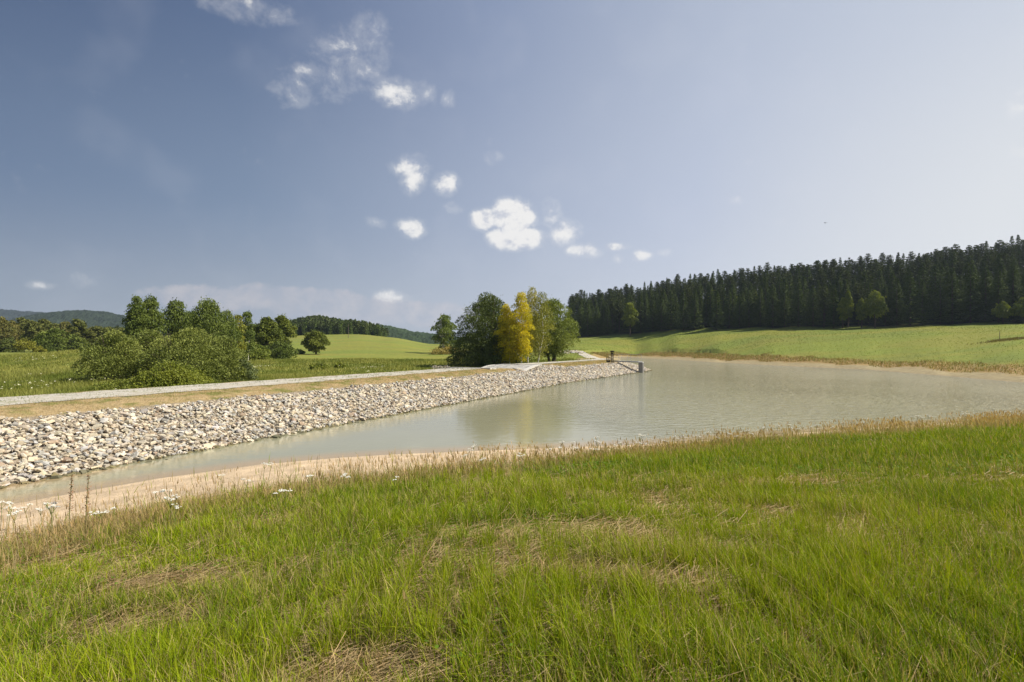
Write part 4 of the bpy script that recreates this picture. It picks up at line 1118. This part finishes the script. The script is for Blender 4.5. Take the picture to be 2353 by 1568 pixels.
plant('maple_tree', 612, 128, 'round-headed tree at the left of the pair by the field edge', 'tree', top=728, width=70, z0f=.06, seed=39, nl=32, nleaf=8000, **tr_)
plant('maple_tree', 646, 135, 'round-headed tree at the right of the pair by the field edge', 'tree', top=724, width=66, z0f=.06, seed=40, nl=32, nleaf=8000, **tr_)
plant('shrub', 640, 122, 'dark low shrub at the foot of the round-headed pair', 'shrub', top=782, width=80, z0f=0, seed=41, nl=24, nleaf=5500, leaf=.32, c_lo=DK, c_hi=(.09, .12, .025), shape='dome')
plant('shrub', 590, 112, 'green thicket between the yellowish birch and the round-headed trees', 'shrub', top=790, width=70, z0f=0, seed=42, nl=20, nleaf=4500, leaf=.30, c_lo=(.055, .085, .014), c_hi=(.13, .16, .03), shape='dome')
plant('round_tree', 724, 150, 'solitary globe-shaped tree in front of the sloping field', 'tree', top=760, width=62, z0f=.02, seed=43, nl=34, nleaf=11000, leaf=.38, c_lo=(.055, .080, .014), c_hi=(.130, .155, .030), shape='round', stems_=3)
plant('shrub', 688, 148, 'small dark bush just left of the globe-shaped tree', 'shrub', top=800, width=26, z0f=0, seed=44, nl=10, nleaf=1200, leaf=.3, c_lo=DK, c_hi=(.08, .11, .025), shape='dome')
plant('shrub', 733, 78, 'small bright green bush in the rough meadow, the left one of two', 'shrub', top=832, width=50, z0f=0, seed=45, nl=14, nleaf=2200, leaf=.20, c_lo=(.07, .095, .018), c_hi=(.16, .19, .035), shape='dome')
plant('shrub', 779, 80, 'small bright green bush in the rough meadow, the right one of two', 'shrub', top=831, width=26, z0f=0, seed=46, nl=10, nleaf=1500, leaf=.20, c_lo=(.08, .11, .018), c_hi=(.18, .21, .035), shape='dome')
plant('shrub', 250, 92, 'tiny dark bush on the grassy mound left of the willows', 'shrub', H=1.3, W=2.6, z0f=0, seed=47, nl=8, nleaf=500, leaf=.2, c_lo=DK, c_hi=MD, shape='dome')
plant('shrub', 118, 105, 'tiny dark bush low on the mound at the far left', 'shrub', H=1.0, W=2.2, z0f=0, seed=48, nl=8, nleaf=400, leaf=.2, c_lo=DK, c_hi=MD, shape='dome')
# --- far left wood
lw = np.random.RandomState(77)
spec = [(6, 175, 728), (28, 182, 736), (52, 190, 728), (78, 178, 736), (100, 186, 732), (126, 192, 742), (150, 186, 738), (178, 180, 732), (205, 194, 752), (226, 186, 748), (250, 200, 750), (275, 205, 752), (-30, 180, 722), (-70, 176, 720), (-115, 180, 724)]
posn = ['outermost left', 'second from the left edge', 'third from the left edge', 'fourth from the left edge', 'fifth from the left edge', 'in the middle', 'just right of the middle', 'tallest and pointed', 'right of the tallest', 'near the willows', 'almost touching the willow thicket', 'behind the willow thicket', 'beyond the frame edge', 'beyond the frame edge', 'beyond the frame edge']
for i, (X_, d, tp) in enumerate(spec):
    k = lw.rand()
    plant('wood_tree', X_, d, f'olive green tree of the far left wood, {posn[i]}', 'tree', top=tp, width=44 + 14 * lw.rand(), group='trees of the far left wood', z0f=.1, seed=200 + i, nl=24, nleaf=4200, leaf=.62,
          c_lo=(.050, .065, .016), c_hi=(.105, .118, .034) if k < .6 else (.125, .115, .035), shape='round' if k < .5 else 'birch2', style='weep' if k > .4 else 'leaf', bark=mb if k > .5 else m_bark)
plant('shrub', 125, 150, 'big rounded dark green bush before the far left wood', 'shrub', top=752, width=84, z0f=.0, seed=61, nl=30, nleaf=6500, leaf=.45, c_lo=(.040, .062, .014), c_hi=(.10, .135, .028), shape='dome')
plant('shrub', 22, 152, 'rounded dark bush at the far left edge', 'shrub', top=775, width=46, z0f=.0, seed=62, nl=20, nleaf=3200, leaf=.42, c_lo=(.045, .062, .018), c_hi=(.09, .115, .03), shape='dome')
plant('shrub', 56, 135, 'yellow-green bushy tree, left one before the far left wood', 'shrub', top=780, width=44, z0f=.0, seed=63, nl=18, nleaf=3200, leaf=.36, c_lo=(.085, .10, .015), c_hi=(.19, .19, .03), shape='birch2')
plant('shrub', 88, 137, 'yellow-green small bush right beside the left one', 'shrub', top=794, width=30, z0f=.0, seed=64, nl=12, nleaf=1800, leaf=.34, c_lo=(.085, .10, .015), c_hi=(.18, .18, .03), shape='dome')
plant('shrub', 180, 150, 'mid green bush between the dark rounded bush and the willows', 'shrub', top=770, width=52, z0f=.0, seed=65, nl=18, nleaf=3400, leaf=.42, c_lo=(.045, .068, .016), c_hi=(.11, .14, .03), shape='dome')

# ================================================================ conifers
def conifer(seed, H=18.0, Rb=2.6, kind='spruce'):
    r = np.random.RandomState(seed)
    Vt, Ft = tube([(0, 0, -.5), (0, 0, H * .5), (0, 0, H * .98)], [H * .014, H * .010, H * .001], 6)
    P = []; D = []; ln = []; wv = []; Cc = []
    lv = 34 if kind == 'spruce' else 20
    for k in range(lv):
        f = (k + r.rand() * .5) / lv
        if kind == 'spruce': z = H * (.06 + .93 * f); L_ = Rb * (1 - f) ** .82 + .12; nb = 7
        else: z = H * (.36 + .62 * f); L_ = Rb * math.sin(math.pi * (.20 + .76 * f)) ** .8 * (1.08 - .3 * f); nb = 6
        a0 = r.rand() * 6.28
        for j in range(nb):
            a = a0 + j * 6.283 / nb + r.randn() * .2; LL = L_ * (.72 + .45 * r.rand()); ca, sa = math.cos(a), math.sin(a)
            zz = z + r.randn() * .12
            m = max(3, int(LL / .32))
            for q in range(m):
                g_ = (q + 1) / m; rr = LL * g_
                dr = (-.30 * g_ + .16 * g_ * g_) * LL if kind == 'spruce' else .22 * rr
                for sgn in (-1, 1):
                    sp_ = r.rand() * .35
                    P.append((ca * rr - sa * sgn * sp_, sa * rr + ca * sgn * sp_, zz + dr - .10 * r.rand()))
                    D.append((ca * .75 - sa * sgn * .8, sa * .75 + ca * sgn * .8, -.35 if kind == 'spruce' else .35)); ln.append((.75 - .2 * g_) * (.8 + .4 * r.rand())); wv.append(.30)
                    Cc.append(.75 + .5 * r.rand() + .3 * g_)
    P = np.array(P); D = np.array(D) + r.randn(len(P), 3) * .18; Cc = np.array(Cc)
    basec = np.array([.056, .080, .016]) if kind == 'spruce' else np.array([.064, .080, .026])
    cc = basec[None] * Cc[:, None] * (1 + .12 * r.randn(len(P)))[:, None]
    ln = np.array(ln); wv = np.array(wv)
    if kind != 'spruce': wv = wv * 1.5
    V, Fc, C = leafquads(P, D, ln, wv, r, np.clip(cc, .006, 1))
    return mkmesh('trunk', Vt, Ft, None, True, m_bark), mkmesh('crown', V, Fc, C, False, m_needle), (V, Fc, C)
m_needle = material('needles', attr=True, rough=.75, translucent=.12, spec=.12)
SPR = [conifer(300 + i, 18, 3.6 + .4 * (i % 3)) for i in range(6)]
PIN = [conifer(400 + i, 18, 3.1 + .3 * i, 'pine') for i in range(4)]
fr_ = np.random.RandomState(12); cnt = 0
ROWS = [0, 7, 15, 25, 37, 50, 62, 75]
rown = ['front row at the meadow edge', 'second row from the meadow', 'third row from the meadow', 'middle of the slope', 'upper middle of the slope', 'upper part of the slope', 'row just below the ridge', 'ridge line against the sky']
for k, dd in enumerate(ROWS):
    u = .112 + fr_.rand() * .01
    while u < 1.10:
        d = DF(u) + dd * 1.08 + fr_.randn() * 1.8; x = u * d
        step = (5.3 if k < 2 else (5.9 if k < 5 else 3.9)) * (.75 + .5 * fr_.rand())
        pine = fr_.rand() < (.05 if k < 3 else (.45 if k < 5 else .66))
        tm, cm_, _ = (PIN if pine else SPR)[fr_.randint(4 if pine else 6)]
        sc_ = (.84 + .26 * fr_.rand()) * (1.0 if k < 3 else 1.0)
        e = empty('pine_tree' if pine else 'spruce_tree', (x, d, gz(x, d)), fr_.rand() * 6.28, sc_)
        e.scale = (sc_ * 1.05, sc_ * 1.05, sc_) if k < 5 else (sc_ * .80, sc_ * .80, sc_ * .93)
        third = 'left part' if u < .4 else ('central part' if u < .75 else 'right part')
        tag(e, f"dark green {'pine' if pine else 'spruce'} in the {rown[k]}, {third} of wood", 'tree', ('pines' if pine else 'spruces') + ' of the hillside wood')
        link('trunk', tm, e); link('crown', cm_, e); cnt += 1
        u += step / math.hypot(d, 40) * .98
print('conifers', cnt)
# lone broadleaves along the wood edge
bl_ = [(1447, -6, 695, 36, 'slender olive birch standing before the spruces at the left end of the wood'),
       (1936, -5, 684, 22, 'left stem of the sunlit birches before the dark spruces'), (1948, -4, 668, 24, 'tallest of the sunlit slender birches before the dark spruces'),
       (1978, -4, 686, 24, 'small sunlit birch between the slender pair and the broad birch'), (2010, -5, 668, 52, 'broad sunlit yellow-green birch before the dark spruces'),
       (2304, -5, 694, 34, 'sunlit birch near the right edge of the wood'), (2352, -4, 684, 40, 'sunlit birch at the very right edge of the wood'),
       (1638, 16, 666, 36, 'light green birch crown rising out of the spruces in mid wood'), (1680, 18, 664, 26, 'small light green crown out of the spruces, next right'), (1732, 20, 666, 24, 'third light green crown out of the spruces to the right')]
for i, (X_, dd, tp, wv, lb) in enumerate(bl_):
    u = (X_ - 1176) / F
    plant('birch_tree', X_, float(DF(u)) + dd, lb, 'tree', top=tp, width=wv, z0f=.22, seed=500 + i, nl=20, nleaf=2800, leaf=.75, c_lo=(.060, .088, .010), c_hi=(.150, .182, .022), shape='birch2', style='weep')

# ================================================================ wooded hill behind the field
def forest_mass(pts, scale, r, pine=.4, tint=(1, 1, 1)):
    Vs = []; Fs = []; Cs = []; off = 0
    for i, (x, y, z, s) in enumerate(pts):
        V, Fc, C = (PIN[r.randint(4)] if r.rand() < pine else SPR[r.randint(6)])[2]
        sel = r.rand(len(Fc)) < .13
        Vq = V.reshape(-1, 4, 3)[sel]; ctr = Vq.mean(1, keepdims=True); Vq = ctr + (Vq - ctr) * 3.0
        a = r.rand() * 6.28; ca, sa = math.cos(a), math.sin(a)
        Vq = np.stack([Vq[..., 0] * ca - Vq[..., 1] * sa, Vq[..., 0] * sa + Vq[..., 1] * ca, Vq[..., 2]], -1) * s * scale + np.array([x, y, z])
        n = len(Vq); Vs.append(Vq.reshape(-1, 3)); Fs.append(np.arange(4 * n).reshape(-1, 4) + off); off += 4 * n
        Cs.append(C.reshape(-1, 4, 3)[sel].reshape(-1, 3) * np.array(tint) * (.9 + .5 * r.rand()))
    return np.concatenate(Vs), np.concatenate(Fs), np.concatenate(Cs)
r = np.random.RandomState(31); pts = []
for i in range(1700):
    X_ = 560 + 330 * r.rand(); d = 330 + 210 * r.rand()
    dmin = np.interp(X_, [560, 700, 800, 880, 900], [320, 322, 318, 330, 345])
    if X_ > 870 + 20 * r.rand() or d < dmin: continue
    if X_ > 780 and d > 520 - (X_ - 780) * .9: continue
    x, y = px(X_, d); pts.append((x, y, gz(x, y) - .5, .40 + .17 * r.rand()))
for i in range(150):
    X_ = 600 + 275 * i / 150 + r.randn() * 2; d = np.interp(X_, [560, 700, 800, 880, 900], [320, 322, 318, 330, 345]) + r.randn() * 3
    x, y = px(X_, d); pts.append((x, y, gz(x, y) - .5, .34 + .18 * r.rand()))
V, Fc, C = forest_mass(pts, 1.0, r, .35, (1.1, 1.1, 1.1))
o = link('distant_wood', mkmesh('distant_wood', V, Fc, C, False, m_needle)); tag(o, 'dark conifer wood on the low hill above the sloping green field', 'wood', kind='stuff')
pts = []
for i in range(260):
    X_ = 190 + 150 * r.rand(); d = 330 + 80 * r.rand(); x, y = px(X_, d); pts.append((x, y, gz(x, y) - 1, .82 + .2 * r.rand()))
V, Fc, C = forest_mass(pts, 1.0, r, .3, (1.1, 1.1, 1.1))
o = link('distant_wood', mkmesh('distant_wood', V, Fc, C, False, m_needle)); tag(o, 'low dark band of conifers in front of the blue hill at the left', 'wood', kind='stuff')

# ================================================================ far hills
def hill(name, dist, crest, depth, colr, label, seed, bump_h=9.0):
    cx = np.array([c[0] for c in crest], float); cyv = np.array([c[1] for c in crest], float)
    us = np.linspace((cx[0] - 1176) / F, (cx[-1] - 1176) / F, int((cx[-1] - cx[0]) * 1.3)); vs = np.linspace(-1, 1, 130)
    U, Vv = np.meshgrid(us, vs, indexing='ij')
    d = dist + Vv * depth
    x = U * dist + U * Vv * depth * .4; y = d
    yc = np.interp(U * F + 1176, cx, cyv)
    hc = CZ + (HY - yc) / F * dist
    prof = np.cos(Vv * math.pi / 2) ** 1.1
    z = -6 + (hc + 6 - bump_h * .6) * prof
    z += (vnoise(x * .09, y * .09, seed) - .3) * bump_h * .45 + (vnoise(x * .31, y * .31, seed + 1) - .5) * bump_h * .5
    ix = np.arange(U.size).reshape(U.shape); Fq = np.stack([ix[:-1, :-1], ix[1:, :-1], ix[1:, 1:], ix[:-1, 1:]], -1).reshape(-1, 4)
    nn = vnoise(x.ravel() * .07, y.ravel() * .07, seed + 3); n2 = vnoise(x.ravel() * .012, y.ravel() * .012, seed + 5)
    C = np.array(colr)[None] * (.7 + .5 * nn + .35 * n2)[:, None]
    m = material('wooded_hill', attr=True, rough=1.0, var=.35, vscale=.12, spec=0)
    o = link(name, mkmesh(name, np.stack([x.ravel(), y.ravel(), z.ravel()], 1), Fq, C, True, m)); tag(o, label, kind='structure')
hill('hills', 2100, [(-500, 690), (-200, 700), (0, 708), (60, 713), (130, 717), (300, 725), (500, 745), (700, 780)], 500, (.022, .030, .024), 'pale blue wooded ridge at the far left horizon', 1, 16)
hill('hills', 1250, [(-200, 760), (0, 742), (60, 733), (110, 718), (160, 712), (205, 710), (245, 713), (290, 724), (340, 738), (420, 752), (560, 770), (700, 785)], 300, (.021, .030, .018), 'rounded wooded hill behind the far left wood', 2, 11)
hill('hills', 950, [(600, 790), (700, 775), (780, 757), (830, 746), (872, 743), (910, 749), (950, 758), (1000, 764), (1060, 772), (1150, 784), (1300, 795)], 240, (.026, .040, .017), 'dark blue-green wooded hill beyond the field', 3, 9)

# ================================================================ small things
m_pole = material('grey_timber', (.16, .13, .10), attr=False, rough=.9, var=.2, vscale=6)
for (X_, d, h, lb) in ((800, 260, 7.0, 'thin field pole standing on the sloping green field'), (2296, 110, 1.9, 'thin grey stake by a tuft of dry grass on the right-hand meadow')):
    x, y = px(X_, d); z = gz(x, y)
    V, Fc = tube([(0, 0, -.3), (.03, 0, h)], [.05 + .01 * h, .03 + .006 * h], 6)
    o = link('pole', mkmesh('pole', V, Fc, None, False, m_pole), None, (x, y, z)); tag(o, lb, 'pole')
x, y = px(2330, 108)
n = 1600; r = np.random.RandomState(6); P = np.stack([x + r.randn(n) * 3.2, y + r.randn(n) * 1.2, np.zeros(n)], 1); P[:, 2] = ground(P[:, 0], P[:, 1])
c = np.array([.20, .17, .06])[None] * (.6 + .6 * r.rand(n))[:, None]
V, Fs, C = merge_blades([blades(P, .2 + .35 * r.rand(n), np.full(n, .10), r.randn(n, 2) * .4, c, c, 1)])
o = link('grass_tuft', mkmesh('grass_tuft', V, Fs, C, False, m_grass)); tag(o, 'low dry grass tuft around the stake on the right-hand meadow', 'grass', kind='stuff')
# bird
e = empty('bird', (( 1896 - 1176) / F * 120, 120, CZ + (HY - 513) / F * 120), .4); tag(e, 'tiny dark bird gliding in the pale sky above the wood', 'bird')
V = np.array([(0, -.28, 0), (0, .30, 0), (.06, 0, .04), (-.06, 0, .04), (0, 0, -.05), (0, .20, .05)])
link('body', mkmesh('body', V, np.array([(0, 2, 4), (0, 4, 3), (0, 3, 2), (1, 4, 2), (1, 3, 4), (1, 2, 3)]), None, True, m_wood), e)
for sgn in (-1, 1):
    V = np.array([(0, -.08, .02), (0, .12, .02), (.35 * sgn, .10, .14), (.75 * sgn, -.10, .06), (.35 * sgn, -.04, .14), (.35 * sgn, .03, .12)])
    link('wing', mkmesh('wing', V, np.array([(0, 1, 2), (0, 2, 4), (4, 2, 3), (0, 5, 1), (1, 5, 2), (2, 5, 3), (3, 5, 4), (4, 5, 0)]), None, False, m_wood), e)

# ================================================================ air
mh = bpy.data.materials.new('summer_haze'); mh.use_nodes = True
t = NT(mh.node_tree); t.n.clear(); oo = t.new('ShaderNodeOutputMaterial'); pv = t.new('ShaderNodeVolumePrincipled')
pv.inputs['Color'].default_value = (.62, .74, .95, 1); pv.inputs['Density'].default_value = .00012; pv.inputs['Anisotropy'].default_value = .2
t.l.new(pv.outputs[0], oo.inputs['Volume'])
V, Fc = boxes([((0, 0, 104), (7600, 7600, 236), 0)])
o = link('haze', mkmesh('haze', V, Fc, None, False, mh)); tag(o, 'thin bluish summer haze over the whole valley', kind='stuff')
